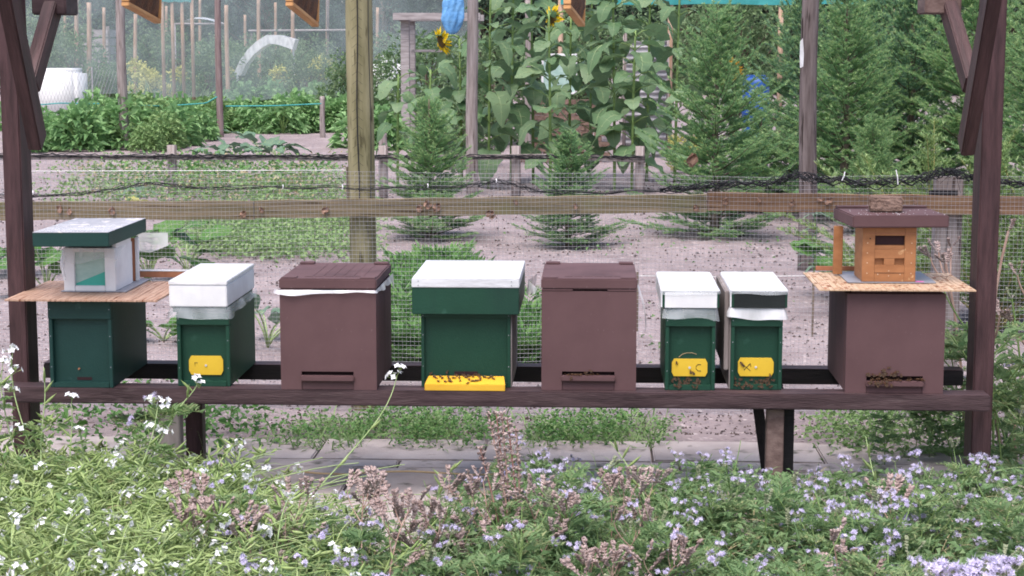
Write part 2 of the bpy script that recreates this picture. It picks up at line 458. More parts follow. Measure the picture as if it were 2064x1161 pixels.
leafmat('pumpkin_leaf', [(0.035, 0.10, 0.022, 1), (0.07, 0.17, 0.035, 1), (0.12, 0.24, 0.06, 1)], trans=0.3)
leafmat('needle', [(0.10, 0.20, 0.095, 1), (0.16, 0.29, 0.135, 1), (0.25, 0.39, 0.17, 1)], trans=0.45, rough=0.6)
leafmat('needle_dark', [(0.09, 0.185, 0.105, 1), (0.14, 0.255, 0.145, 1), (0.22, 0.34, 0.19, 1)], trans=0.3, rough=0.6)
leafmat('needle_tip', [(0.18, 0.30, 0.12, 1), (0.26, 0.38, 0.16, 1), (0.35, 0.44, 0.21, 1)], trans=0.35, rough=0.6)
leafmat('needle_yellow', [(0.085, 0.15, 0.04, 1), (0.14, 0.22, 0.07, 1), (0.22, 0.29, 0.10, 1)], trans=0.2, rough=0.6)
leafmat('hedge_leaf', [(0.04, 0.075, 0.05, 1), (0.065, 0.105, 0.068, 1), (0.10, 0.15, 0.09, 1)], trans=0.3)
leafmat('bush_leaf', [(0.085, 0.15, 0.07, 1), (0.14, 0.21, 0.10, 1), (0.21, 0.28, 0.15, 1)], trans=0.35)
leafmat('yellow_leaf', [(0.42, 0.42, 0.12, 1), (0.56, 0.54, 0.2, 1)], trans=0.25)
leafmat('white_petal', [(0.74, 0.74, 0.76, 1), (0.82, 0.82, 0.84, 1)], trans=0.2)
leafmat('lilac_petal', [(0.50, 0.44, 0.62, 1), (0.62, 0.57, 0.74, 1), (0.74, 0.71, 0.82, 1)], trans=0.25)
leafmat('sun_petal', [(0.78, 0.50, 0.008, 1), (0.82, 0.58, 0.02, 1)], trans=0.3)
leafmat('orange_petal', [(0.72, 0.30, 0.01, 1), (0.78, 0.40, 0.02, 1)], trans=0.3)
leafmat('calyx', [(0.22, 0.26, 0.15, 1), (0.32, 0.34, 0.22, 1)], trans=0.15)
leafmat('dry_capsule', [(0.24, 0.165, 0.145, 1), (0.36, 0.27, 0.25, 1), (0.50, 0.41, 0.385, 1)], trans=0.1)
leafmat('bee_wing', [(0.10, 0.065, 0.045, 1), (0.20, 0.14, 0.10, 1)], trans=0.4)
sheermat('clear_film', (0.72, 0.76, 0.79, 1), 0.30, rough=0.15, scale=16, stretch=(1, 1, .4))
sheermat('milky_film', (0.78, 0.78, 0.80, 1), 0.66, rough=0.22, scale=14, stretch=(1, 1, .4))
sheermat('fine_net', (0.36, 0.43, 0.45, 1), 0.3, rough=0.9, scale=2.2, lo=0.24, hi=0.40)
sheermat('dark_net_veil', (0.02, 0.02, 0.025, 1), 0.25, rough=0.9, scale=9, lo=0.10, hi=0.42)

M('pole_brown', (0.165, 0.115, 0.112, 1), (0.27, 0.205, 0.20, 1), scale=4, stretch=(7, 7, 0.8), rough=0.9, bump=0.5, bscale=30, spec=0.1)
M('bearer_brown', (0.10, 0.062, 0.055, 1), (0.19, 0.13, 0.115, 1), scale=5, stretch=(4, 1, 6), rough=0.8, bump=0.4, bscale=30)
M('leaf_rib', (0.22, 0.30, 0.15, 1), (0.30, 0.37, 0.20, 1), scale=20, rough=0.6, bump=0)
# ------------------------------------------------------------------ ground
def ground():
    xs = np.unique(np.concatenate([np.linspace(-90, -4, 24), np.linspace(-4, 4, 110), np.linspace(4, 90, 24)]))
    ys = np.unique(np.concatenate([np.linspace(-20, 3, 8), np.linspace(3, 14, 130), np.linspace(14, 30, 60), np.linspace(30, 160, 24)]))
    X, Y = np.meshgrid(xs, ys)
    Z = 0.012 * np.sin(X * 3.1 + 1.3 * np.sin(Y * 1.7)) + 0.010 * np.sin(Y * 4.3 + X * 1.1)
    Z += RNG.normal(0, 0.006, Z.shape)
    Z *= np.clip((Y - 6.55) / 0.4, 0, 1)
    Z -= 0.02 * (1 - np.clip((Y - 6.55) / 0.4, 0, 1))
    V = np.stack([X, Y, Z], -1).reshape(-1, 3)
    nx, ny = len(xs), len(ys)
    i = (np.arange(ny - 1)[:, None] * nx + np.arange(nx - 1)[None, :]).ravel()
    F = np.stack([i, i + 1, i + nx + 1, i + nx], 1)
    o = MB().addq(V, F).obj('ground', 'soil', smooth=True)
    tag(o, 'bare pinkish brown garden soil with dark specks', kind='structure')
ground()
# small clods and mulch crumbs lying on the soil
def crumbs():
    mb = MB()
    n = 12000
    Y = 6.6 + 13 * RNG.random(n) ** 1.7
    X = RNG.uniform(-0.46, 0.42, n) * Y + 0.03 * Y
    s = RNG.uniform(0.0025, 0.008, n) * (1 + (Y - 6.6) / 9)
    tet = np.array([[1, 0, -.3], [-.6, .8, -.3], [-.6, -.8, -.3], [0, 0, .8]])
    rot = RNG.uniform(0, 6.28, n)
    c, q = np.cos(rot), np.sin(rot)
    st = RNG.uniform(0.6, 1.8, n)
    V = tet[None] * s[:, None, None] * np.stack([st, np.ones(n), np.ones(n)], 1)[:, None, :]
    Vx = V[..., 0] * c[:, None] - V[..., 1] * q[:, None]
    Vy = V[..., 0] * q[:, None] + V[..., 1] * c[:, None]
    V = np.stack([Vx + X[:, None], Vy + Y[:, None], V[..., 2] + 0.008], -1).reshape(-1, 3)
    b = np.arange(n)[:, None] * 4
    F = np.concatenate([b + np.array(k) for k in ([0, 1, 3], [1, 2, 3], [2, 0, 3])])
    o = mb.addq(V, F).obj('soil_crumbs', 'mulch')
    tag(o, 'dark crumbs of mulch and clods scattered over the soil', 'mulch', kind='stuff')
crumbs()
# paving of concrete slabs in front of and under the bench
def paving():
    root = bpy.data.objects.new('paving', None); COL.objects.link(root)
    root.location = (0, 0, 0); tag(root, 'path of grey concrete slabs under the bench', kind='structure')
    bed = bx('paving_bed', (-2.6, 2.6, 4.3, 6.46, -0.03, -0.012), 'soil', root, bevel=0)
    def slab(x0, x1, y0, y1):
        z = random.uniform(-0.003, 0.004)
        o = MB().box(-(x1 - x0) / 2, (x1 - x0) / 2, -(y1 - y0) / 2, (y1 - y0) / 2, -0.02, 0.018).obj('slab', 'concrete', root, bevel=0.005)
        o.location = ((x0 + x1) / 2, (y0 + y1) / 2, z)
        o.rotation_euler = (random.uniform(-.006, .006), random.uniform(-.004, .004), random.uniform(-.01, .01))
    xj = px(650, 905, Z=0.0)[0]
    for r, (y0, y1, off) in enumerate([(6.10, 6.42, 0.0), (5.98, 6.09, 0.31), (5.47, 5.97, 0.17), (4.96, 5.46, 0.4)]):
        w = [0.60, 0.98, 0.5, 0.5][r]
        x = xj + off - math.ceil((xj + off + 2.5) / w) * w
        while x < 2.4:
            slab(x + 0.004, x + w - 0.004, y0, y1)
            x += w
paving()
hose = MB()
hp = [px(u, v, Z=0.03) for u, v in ((600, 950), (640, 954), (700, 956), (760, 951), (830, 950), (900, 954), (960, 957), (1010, 955))]
hose.tube(np.array(hp), 0.0035, 6)
tag(hose.obj('hose', 'straw_hose', smooth=True), 'thin straw coloured cord lying across the paving slabs', 'cord')

# ------------------------------------------------------------------ bench
ZB = px(1195, 791, Y=5.5)[2]
bench = thing('hive_bench', 'long dark timber bench of two rails carrying the row of beehives', 'bench', (0, 5.5, 0))
xl, xr = px(8, 800, Y=5.5)[0], px(1997, 810, Y=5.5)[0]
bx('front_rail', (xl, xr, 0, 0.095, ZB - 0.050, ZB), 'dark_timber', bench, 0.004)
xl2, xr2 = px(88, 755, Y=5.94)[0], px(1942, 760, Y=5.94)[0]
bx('rear_rail', (xl2, xr2, 0.44, 0.51, ZB - 0.052, ZB - 0.001), 'near_black_timber', bench, 0.003)
lite = MB().box(xl2, xr2, 0.441, 0.509, ZB - 0.0005, ZB + 0.0015).obj('rail_top_lit_strip', 'dark_timber', bench)  # lighter strip paints the lit top edge onto the rear rail
for u0, u1, w0, w1 in ((322, 366, 326, 362), (1545, 1580, 1578, 1600)):
    a, b = px(w0, 830, Y=5.62)[0], px(w1, 830, Y=5.62)[0]
    lmat = 'dark_timber_upright' if u0 < 1000 else 'near_black_timber'
    bx('leg', (a, b, 0.10, 0.16, 0.0, ZB - 0.051), lmat, bench, 0.003)
    bx('cross_bearer', (a + 0.004, b - 0.004, 0.16, 0.44, ZB - 0.11, ZB - 0.053), 'near_black_timber', bench, 0.003)
    bx('leg', (a, b, 0.445, 0.50, 0.0, ZB - 0.053), lmat, bench, 0.003)
    a, b = px(u0, 830, Y=5.56)[0], px(u1 - 1, 830, Y=5.56)[0]
    o = MB().box(a, b, 0.035, 0.09, 0.0, ZB - 0.056).obj('support_block', 'weathered_side' if u0 < 1000 else 'bearer_brown', bench, bevel=0.003)
a, b = px(1527, 830, Y=5.75)[0], px(1538, 830, Y=5.75)[0]
br = MB().tube([(a, 0.3, ZB - 0.06), (a + 0.045, 0.3, 0.02)], 0.018, 4).obj('brace', 'near_black_timber', bench)

# ------------------------------------------------------------------ shelter: posts with two struts each
def shelter(side):
    # post, a strut rising towards the camera, a strut rising backwards, a bearer end
    if side == 'l':
        ub, ut, s, lab = 39, 6, 1, 'dark timber shelter post with two angled struts beside the teal hive with felt roof'
        u_post = (22, 58, 4.5, 760)
        strut = (px(76, 288, Y=5.60), px(18, 0, Y=5.26)); sw = 0.040
        rear = (px(62, 172, Y=5.64), px(112, -5, Y=5.90))
        be = (68, 137, 30)
    else:
        u_post = (1962, 2003, 0, 760); s = -1
        lab = 'dark timber shelter post with two angled struts beside the brick-topped hive'
        strut = (px(1947, 298, Y=5.60), px(1998, 0, Y=5.24)); sw = 0.042
        rear = (px(1958, 172, Y=5.64), px(1906, -5, Y=5.90))
        be = (1862, 1935, 28)
    Yp = 5.64
    a, b = px(u_post[0], u_post[3], Y=Yp)[0], px(u_post[1], u_post[3], Y=Yp)[0]
    t = thing('shelter_post', lab, 'post', ((a + b) / 2, Yp, 0), group='shelter posts')
    w = (b - a) / 2
    bx('post', (-w, w, 0, 0.11, -0.05, 2.35), 'dark_timber_upright', t, 0.004)
    def beam(name, p, q, hw, hd):
        p = np.array(p) - np.array(t.location); q = np.array(q) - np.array(t.location)
        d = q - p; L = np.linalg.norm(d)
        p2 = q + d / L * 0.9 if name == 'front_strut' else q + d / L * 0.25
        L2 = np.linalg.norm(p2 - p)
        o = MB().box(-hw, hw, -hd, hd, 0, L2).obj(name, 'dark_timber_upright', t, bevel=0.004)
        o.location = p
        o.rotation_mode = 'QUATERNION'
        z = Vector(d / L); x = Vector((1, 0, 0)); y = z.cross(x).normalized(); x = y.cross(z)
        o.rotation_quaternion = Matrix((x, y, z)).transposed().to_quaternion()
    beam('front_strut', strut[0], strut[1], 0.021, 0.040)
    beam('rear_strut', rear[0], rear[1], 0.022, 0.036)
    x0, x1 = px(be[0], be[2], Y=5.86)[0] - t.location.x, px(be[1], be[2], Y=5.86)[0] - t.location.x
    z0 = px(be[1], be[2], Y=5.86)[2]
    bx('bearer', (min(x0, x1), max(x0, x1), 0.20, 0.34, z0, z0 + 0.16), 'dark_timber' if side == 'l' else 'bearer_brown', t, 0.004)
    return t
tl = shelter('l'); tr = shelter('r')
# out of view: the head beam that the combs hang from
hb = MB().box(-1.9, 1.4, 5.66, 5.74, 2.35, 2.45).obj('head_beam', 'dark_timber', bevel=0.004)
tag(hb, 'dark timber head beam resting on both shelter posts', 'beam')
# brood frames hanging below the roof, one corner each in view
def hive_frame(pn, pf, up_near, label, comb=True):
    pn, pf = np.array(pn), np.array(pf)
    t = thing('comb_frame', label, 'frame', pn, group='comb frames hanging under the shelter')
    d = pf - pn; L = np.linalg.norm(d); d /= L
    upv = np.array([0, 0, 1.0]); upv = upv - d * d.dot(upv); upv /= np.linalg.norm(upv)
    sd = np.cross(d, upv)
    Mx = Matrix(((sd[0], d[0], upv[0]), (sd[1], d[1], upv[1]), (sd[2], d[2], upv[2])))
    t.rotation_mode = 'QUATERNION'; t.rotation_quaternion = Mx.to_quaternion()
    h = 0.215
    bx('bottom_bar', (-.012, .012, 0, L, -.006, .008), 'frame_pine', t, 0.0015)
    bx('side_bar', (-.0115, .0115, -.003, .009, .0085, h), 'frame_pine', t, 0.0015)
    bx('side_bar', (-.0115, .0115, L - .009, L + .003, .0085, h), 'frame_pine', t, 0.0015)
    bx('top_bar', (-.0125, .0125, -.03, L + .03, h + .0005, h + .02), 'frame_pine', t, 0.0015)
    if comb:
        g = MB(); nx_, nz_ = 26, 16
        for sgn in (-1, 1):
            yy, zz = np.meshgrid(np.linspace(.0095, L - .0095, nx_), np.linspace(.009, h - .001, nz_))
            edge = np.minimum.reduce([(yy - .009) / .03, (L - .009 - yy) / .03, (zz - .008) / .05, np.ones_like(yy)])
            th = 0.004 + 0.0125 * np.clip(edge, 0, 1) + RNG.normal(0, 0.0008, yy.shape)
            V = np.stack([sgn * th, yy, zz], -1).reshape(-1, 3)
            i = (np.arange(nz_ - 1)[:, None] * nx_ + np.arange(nx_ - 1)[None]).ravel()
            F = np.stack([i, i + 1, i + nx_ + 1, i + nx_], 1)
            g.addq(V, F if sgn > 0 else F[:, ::-1])
        g.obj('comb', 'comb', t, smooth=True)
    # hanging wires up to the head beam
    w = MB()
    for yy in (0.02, L - 0.02):
        base = Mx @ Vector((0, yy, h + .018)) + Vector(pn)
        top = Vector((base.x, 5.7, 2.352))
        inv = Mx.transposed()
        q = inv @ (top - Vector(pn)); 
        w.tube([(0, yy, h + .018), tuple(q)], 0.0012, 4)
    w.obj('hanging_wire', 'wire', t)
hive_frame(px(252, 8, Y=5.50), px(318, 44, Y=5.84), 0, 'pine framed brown comb hanging nearest the strutted post by the bamboo-board hive')
hive_frame(px(583, 8, Y=5.52), px(636, 51, Y=5.88), 0, 'pine framed brown comb hanging above the white-lidded green hive')
hive_frame(px(1143, 14, Y=5.50), px(1172, 50, Y=5.80), 0, 'pine comb frame seen edge on in front of the sunflowers', comb=True)

# ------------------------------------------------------------------ fence behind the bench
FY = 7.0
fence = thing('rail_fence', 'low timber rail fence covered in fine wire mesh behind the hives', 'fence', (0, FY, 0))
def rail(u0, u1, vt0, vt1, vb0, vb1, mat, dy=0.0):
    a, b = px(u0, vt0, Y=FY), px(u1, vt1, Y=FY)
    c, d = px(u0, vb0, Y=FY), px(u1, vb1, Y=FY)
    h = (a[2] - c[2] + b[2] - d[2]) / 2
    n = 26
    mb = MB()
    t = np.linspace(0, 1, n)
    X = a[0] + (b[0] - a[0]) * t; Zt = a[2] + (b[2] - a[2]) * t + 0.0015 * np.sin(t * 37) + RNG.normal(0, .0006, n)
    Zb = Zt - h + RNG.normal(0, .0008, n)
    y0, y1 = 0.012 + dy, 0.052 + dy
    V = np.concatenate([np.stack([X, np.full(n, y), z], 1) for y, z in ((y0, Zb), (y0, Zt), (y1, Zt), (y1, Zb))])
    F = []
    for k in range(4):
        k2 = (k + 1) % 4
        for i in range(n - 1):
            F.append((k * n + i, k * n + i + 1, k2 * n + i + 1, k2 * n + i))
    F += [(0, n, 2 * n, 3 * n), (n - 1, 4 * n - 1, 3 * n - 1, 2 * n - 1)]
    mb.add(V, F).obj('rail', mat, fence, bevel=0)
rail(-420, 509, 410, 406, 448, 441, 'fence_timber')
rail(511, 1425, 406, 393, 440, 429, 'fence_timber', 0.002)
rail(1427, 2480, 389, 403, 425, 440, 'fence_timber_red')
def fpost(name, u, v, w, ztop, mat, square=False, dy=0.054):
    p = px(u, v, Y=FY + dy + w / 2)
    if square:
        o = MB().box(-w / 2, w / 2, 0, w * .8, -0.1, ztop).obj(name, mat, fence, bevel=0.006)
        o.location = (p[0], dy, 0)
    else:
        n = 22; z = np.linspace(-0.1, ztop, n)
        pts = np.stack([p[0] + 0.003 * np.sin(z * 3), np.full(n, dy + w / 2) + 0.0 * z, z], 1)
        o = MB().tube(pts, w / 2 * (1 + RNG.normal(0, .008, n)), 16).obj(name, mat, fence, smooth=True)
    return o
p735 = fpost('tall_post', 728, 300, 0.108, 2.6, 'mossy_post')
tag(p735, 'mossy greenish round post rising above the fence')
bp = fpost('post', 1906, 500, 0.105, px(1906, 357, Y=FY + .06)[2], 'grey_post', True)
fpost('post', -250, 500, 0.10, 0.95, 'grey_post', True)
bx('post_cap_slate', (px(1878, 390, Y=FY)[0], px(1936, 390, Y=FY)[0], 0.052, 0.058, 0.865, 0.90), 'black_net', fence, 0)
# black cord and criss-cross netting lacing down the tall post
cord = MB()
pc = px(722, 300, Y=FY + 0.05)
zz = np.linspace(0.86, 2.3, 60)
cord.tube(np.stack([pc[0] + 0.003 * np.sin(zz * 9), np.full(60, 0.048), zz], 1), 0.0026, 5)
pc2 = px(746, 300, Y=FY + 0.06)
cord.tube(np.stack([pc2[0] + 0.003 * np.sin(zz * 7), np.full(60, 0.066), zz], 1), 0.0016, 5)
for k in range(40):
    z = 0.88 + k * 0.036
    cord.tube([(pc[0] - 0.022, 0.050, z), (pc[0], 0.047, z + 0.018), (pc[0] + 0.020, 0.051, z + 0.002)], 0.0007, 3)
cord.obj('netting_lace', 'black_net', fence)
# fine welded wire mesh stapled on the near face of the rails
def wire_mesh():
    mb = MB()
    x0, x1, z0, z1 = -3.4, 3.0, 0.0, px(1700, 352, Y=FY)[2]
    c = 0.0163
    r = 0.00056
    Xs = np.arange(x0, x1, c); Zs = np.arange(z0, z1, c)
    fz = lambda x, z: 0.006 * np.sin(x * 2.1 + z * 3) + 0.004 * np.sin(x * 5.7 + 1)
    fy = lambda x, z: 0.004 * np.sin(x * 3.3 + z * 7) 
    nseg = 28
    for z in Zs:
        xs = np.linspace(x0, x1, nseg * 2)
        pts = np.stack([xs, fy(xs, z), z + fz(xs, z)], 1)
        mb.tube(pts, r * 1.25, 3, cap=False)
    for x in Xs:
        zs = np.linspace(z0, z1, 8)
        pts = np.stack([x + 0.003 * np.sin(zs * 5), fy(x, zs) + 0.0004, zs + fz(x, zs)], 1)
        mb.tube(pts, r * 0.95, 3, cap=False)
    o = mb.obj('wire_mesh', 'wire', fence)
    o['kind'] = 'stuff'
wire_mesh()
# bundled black bird netting along the top of the fence
def net_line(name, uv, Y, rad, label, strands=6, spread=0.012):
    P = np.array([px(u, v, Y=Y) for u, v in uv])
    t = np.linspace(0, len(P) - 1, 140)
    Q = np.stack([np.interp(t, np.arange(len(P)), P[:, k]) for k in range(3)], 1)
    # thin out the angles
    for _ in range(6):
        Q[1:-1] = 0.25 * Q[:-2] + 0.5 * Q[1:-1] + 0.25 * Q[2:]
    th = thing(name, label, 'netting', tuple(Q[0]))
    mb = MB()
    for s in range(strands):
        off = np.cumsum(RNG.normal(0, 1, (140, 3)), 0)
        off = off - np.linspace(0, 1, 140)[:, None] * off[-1]
        off *= spread / (np.abs(off).max() + 1e-6)
        wob = spread * 0.5 * np.sin(np.linspace(0, 60, 140) * (1 + .2 * s) + s)
        off[:, 2] += wob
        mb.tube(Q + off - Q[0], rad * RNG.uniform(.5, 1.1), 4)
    # loose meshes between the strands
    for k in range(260):
        i = RNG.integers(0, 139)
        a = Q[i] - Q[0] + RNG.normal(0, spread * 0.9, 3)
        mb.tube([a, a + RNG.normal(0, spread * 1.3, 3) + (Q[min(i + 1, 139)] - Q[i]) * .7], rad * .35, 3, cap=False)
    mb.obj('net_bundle', 'black_net', th)
    return th, Q
nt1, q1 = net_line('bird_netting', [(-60, 396), (120, 395), (220, 384), (300, 368), (400, 380), (560, 378), (700, 380), (850, 378), (950, 374), (1000, 364), (1040, 372), (1080, 385), (1200, 388), (1330, 384)], FY - 0.02, 0.0013,
                  'black bird netting bundled along the wire fence beside the mossy post', 6, 0.010)
nt2, q2 = net_line('bird_netting', [(1330, 384), (1450, 372), (1560, 368), (1600, 352), (1650, 362), (1760, 372), (1850, 362), (1905, 346), (1960, 360), (2064, 372), (2150, 372)], FY - 0.03, 0.0021,
                  'thick black bird netting heaped over the grey fence post by the brick-topped hive', 12, 0.017)
cap = MB()
pcp = px(1907, 350, Y=FY + 0.08)
V = []; F = []
nU, nV = 14, 9
for j in range(nV):
    for i in range(nU):
        a = i / (nU - 1) * 2 - 1; b = j / (nV - 1) * 2 - 1
        V.append((a * 0.085, b * 0.07, 0.012 - 0.05 * a * a * (1 + .3 * math.sin(3 * b)) - 0.02 * b * b + random.uniform(-.003, .003)))
for j in range(nV - 1):
    for i in range(nU - 1):
        F.append((j * nU + i, j * nU + i + 1, (j + 1) * nU + i + 1, (j + 1) * nU + i))
cp = cap.add(V, F).obj('net_heap', 'dark_net_veil', nt2, smooth=True)
cp.location = Vector(pcp) - nt2.location + Vector((0, 0, 0.012))
def tie(u, v0, v1, Y, parent, lean=0.0):
    a, b = px(u, v1, Y=Y), px(u + lean, v0, Y=Y)
    o = MB().tube([a - np.array(parent.location), (a + b) / 2 - np.array(parent.location) + np.array([.002, -.003, 0]), b - np.array(parent.location)], 0.0022, 5).obj('cable_tie', 'white_tie', parent)
for u, v0, v1 in ((66, 384, 392), (570, 372, 380), (690, 372, 382), (862, 370, 378), (1000, 360, 368)):
    tie(u, v0, v1, FY - 0.04, nt1)
tie(1697, 346, 364, FY - 0.06, nt2, 6); tie(1810, 342, 372, FY - 0.06, nt2, -4)
# a sagging veil of the same netting between bundle and the low rail behind
# dead leaves caught between mesh and rail
def crinkled_leaf(s):
    mb = MB(); V = []; F = []
    for j in range(5):
        for i in range(4):
            t = j / 4; w = math.sin(math.pi * (0.12 + 0.8 * t)) * 0.5
            V.append(((i / 3 - .5) * 2 * w * s * .8, random.uniform(-.18, .18) * s, (t - .5) * s + random.uniform(-.06, .06) * s))
    for j in range(4):
        for i in range(3):
            F.append((j * 4 + i, j * 4 + i + 1, j * 4 + i + 5, j * 4 + i + 4))
    return mb.add(V, F).mesh('dead_leaf', 'dead_leaf')
lm = [crinkled_leaf(0.036) for _ in range(4)]
for i, (u, v, s) in enumerate([(120, 420, 1.1), (140, 426, .9), (225, 425, 1.0), (490, 432, .9), (527, 424, .7), (655, 424, .9), (862, 412, 1.3), (880, 418, 1.1), (845, 420, .9), (987, 430, 1.0), (992, 436, .8),
                               (1040, 408, .7), (1160, 416, .7), (1395, 322, 1.6), (1462, 405, .9), (1530, 403, .7), (1597, 410, .8), (1670, 405, 1.0), (1652, 401, .8), (1845, 405, .7), (1403, 420, .8), (2010, 422, .9)]):
    p = px(u, v, Y=FY + 0.002)
    if v < 380: p = px(u, v, Y=FY - 0.03)
    o = inst(lm[i % 4], 'dead_leaf', None, p, (random.uniform(-.5, .5), random.uniform(-1.5, 1.5), random.uniform(-.5, .5)), s)
    tag(o, 'curled brown dead leaf caught in the mesh on the fence rail' if v > 380 else 'large curled dead leaf caught high in the netting before the spruce', 'leaf', 'dead leaves caught in the fence mesh' if v > 380 else None)
for u0, v0, u1, v1, Y in ((1285, 556, 1640, 556, 9.0),):
    a, b = px(u0, v0, Y=Y), px(u1, v1, Y=Y)
    s = MB().tube([a, (a + b) / 2 - [0, 0, .004], b], 0.0022, 5)
    so = s.obj('garden_string', 'white_string')
    for p in (a, b):
        MB().tube([[p[0], p[1], -0.05], [p[0], p[1], p[2] + .02]], 0.006, 5).obj('peg', 'bark', so)
    tag(so, 'white garden string stretched on two pegs over the bare soil', 'string')
# ------------------------------------------------------------------ hives
def frame_of(uc, vb):
    """origin on the bench under the front face; gives converters pixel -> local on that plane"""
    p = px(uc, vb, Z=ZB)
    Yf = min(max(p[1], 5.505), 5.60)
    o = px(uc, vb, Y=Yf)[:1].tolist() + [Yf, ZB + 0.0005]
    X = lambda u, v=700, dy=0.0: px(u, v, Y=Yf + dy)[0] - o[0]
    Z = lambda v, u=None, dy=0.0: px(uc if u is None else u, v, Y=Yf + dy)[2] - o[2]
    return o, Yf, X, Z
def film(name, parent, path, top, drop, mat='clear_film', out=0.012, seed=0, n=60, rows=6, wav=0.3, sag=None):
    """hanging strip of plastic film along a path (list of local xy), top height, drop below"""
    rg = np.random.default_rng(seed)
    P = np.array(path, float)
    L = np.r_[0, np.cumsum(np.linalg.norm(np.diff(P, axis=0), axis=1))]
    s = np.linspace(0, L[-1], n)
    Q = np.stack([np.interp(s, L, P[:, k]) for k in range(2)], 1)
    T = np.gradient(Q, axis=0); T /= np.linalg.norm(T, axis=1)[:, None]
    N = np.stack([T[:, 1], -T[:, 0]], 1)
    ph = rg.uniform(0, 6, 5)
    dr = drop * (1 + wav * (np.sin(s * 21 + ph[0]) * .5 + np.sin(s * 47 + ph[1]) * .35 + np.sin(s * 9 + ph[3]) * .5))
    if sag is not None: dr = dr * np.interp(np.linspace(0, 1, n), np.linspace(0, 1, len(sag)), sag)
    V = []
    for r in range(rows):
        t = r / (rows - 1)
        o = out * .6 * (t ** 0.8) * (1 + .45 * np.sin(s * 31 + ph[2] + t) + .25 * np.sin(s * 73 + ph[4] - 2 * t)) + 0.0015
        V.append(np.stack([Q[:, 0] + N[:, 0] * o, Q[:, 1] + N[:, 1] * o, top - dr * t], 1))
    V = np.concatenate(V)
    i = (np.arange(rows - 1)[:, None] * n + np.arange(n - 1)[None]).ravel()
    F = np.stack([i, i + 1, i + n + 1, i + n], 1)
    return MB().addq(V, F).obj(name, mat, parent, smooth=True)

def green_nuc(name, label, uc, vb, uL, uR, v_top, v_band, depth, paint, side_mat=None, inner=0.02, cheek=0.012, floor_h=0.016, entrance=None):
    o, Yf, X, Z = frame_of(uc, vb)
    t = thing(name, label, 'beehive', o)
    xl, xr = X(uL), X(uR); H = Z(v_top); zb = Z(v_band)
    bx('body', (xl + 0.0005, xr - 0.0005, inner, depth, 0.0, H - 0.0005), paint, t, 0.002)
    bx('side_cheek', (xl, xl + cheek, 0.0, inner - 0.0005, 0.0, zb - .0005), paint, t, 0.0015)
    bx('side_cheek', (xr - cheek, xr, 0.0, inner - 0.0005, 0.0, zb - .0005), paint, t, 0.0015)
    bx('top_band', (xl, xr, -0.003, inner - 0.0005, zb, H), paint, t, 0.0015)
    bx('floor_lip', (xl + cheek + .0005, xr - cheek - .0005, -0.002, inner - .0005, 0.0, floor_h), paint, t, 0.0015)
    for nx_ in (xl + .006, xr - .006):
        for nz_ in (zb + (H - zb) * .5, zb * .75, zb * .3):
            ny = -.0036 if nz_ > zb else -.0006
            MB().tube([(nx_, ny, nz_), (nx_, ny + .001, nz_)], .0017, 7).obj('nail', 'grey_plate', t)
    if side_mat:
        bx('side_panel', (xl - 0.004, xl - 0.0005, 0.004, depth - 0.001, 0.0, H - 0.002), side_mat[0], t, 0.001) if side_mat[1] == 'l' else \
        bx('side_panel', (xr + 0.0005, xr + 0.004, 0.004, depth - 0.001, 0.0, H - 0.002), side_mat[0], t, 0.001)
    return t, o, Yf, X, Z, xl, xr, H
def disc_plate(t, X, Z, u0, u1, v0, v1, inner):
    """yellow eight-cornered entrance disc plate with a screw"""
    x0, x1, z0, z1 = X(u0), X(u1), Z(v1), Z(v0)
    c = (z1 - z0); ch = c * 0.12; mz = (z0 + z1) / 2
    prof = [(x0, mz - c * .28), (x0, mz + c * .28), (x0 + ch, z1), (x1 - ch, z1), (x1, mz + c * .28), (x1, mz - c * .28), (x1 - ch, z0), (x0 + ch, z0)]
    ya, yb = inner - 0.0058, inner - 0.0008
    V = [(x, ya, z) for x, z in prof] + [(x, yb, z) for x, z in prof] + [((x0 + x1) / 2, ya - .0004, mz)]
    F = [(i, (i + 1) % 8, (i + 1) % 8 + 8, i + 8) for i in range(8)] + [(16, (i + 1) % 8, i) for i in range(8)]
    d = MB().add(V, F).obj('entrance_plate', 'yellow_plastic', t)
    sc = MB().tube([((x0 + x1) / 2, ya - .0028, mz), ((x0 + x1) / 2, ya - .0002, mz)], 0.0038, 10).obj('screw', 'aluminium', d, smooth=False)
    return d, ya, mz, x0, x1
def ink(parent, pts, y, r=0.0010):
    P = np.array([(x, y, z) for x, z in pts])
    return MB().tube(P, r, 5).obj('handwritten_mark', 'marker_ink', parent)

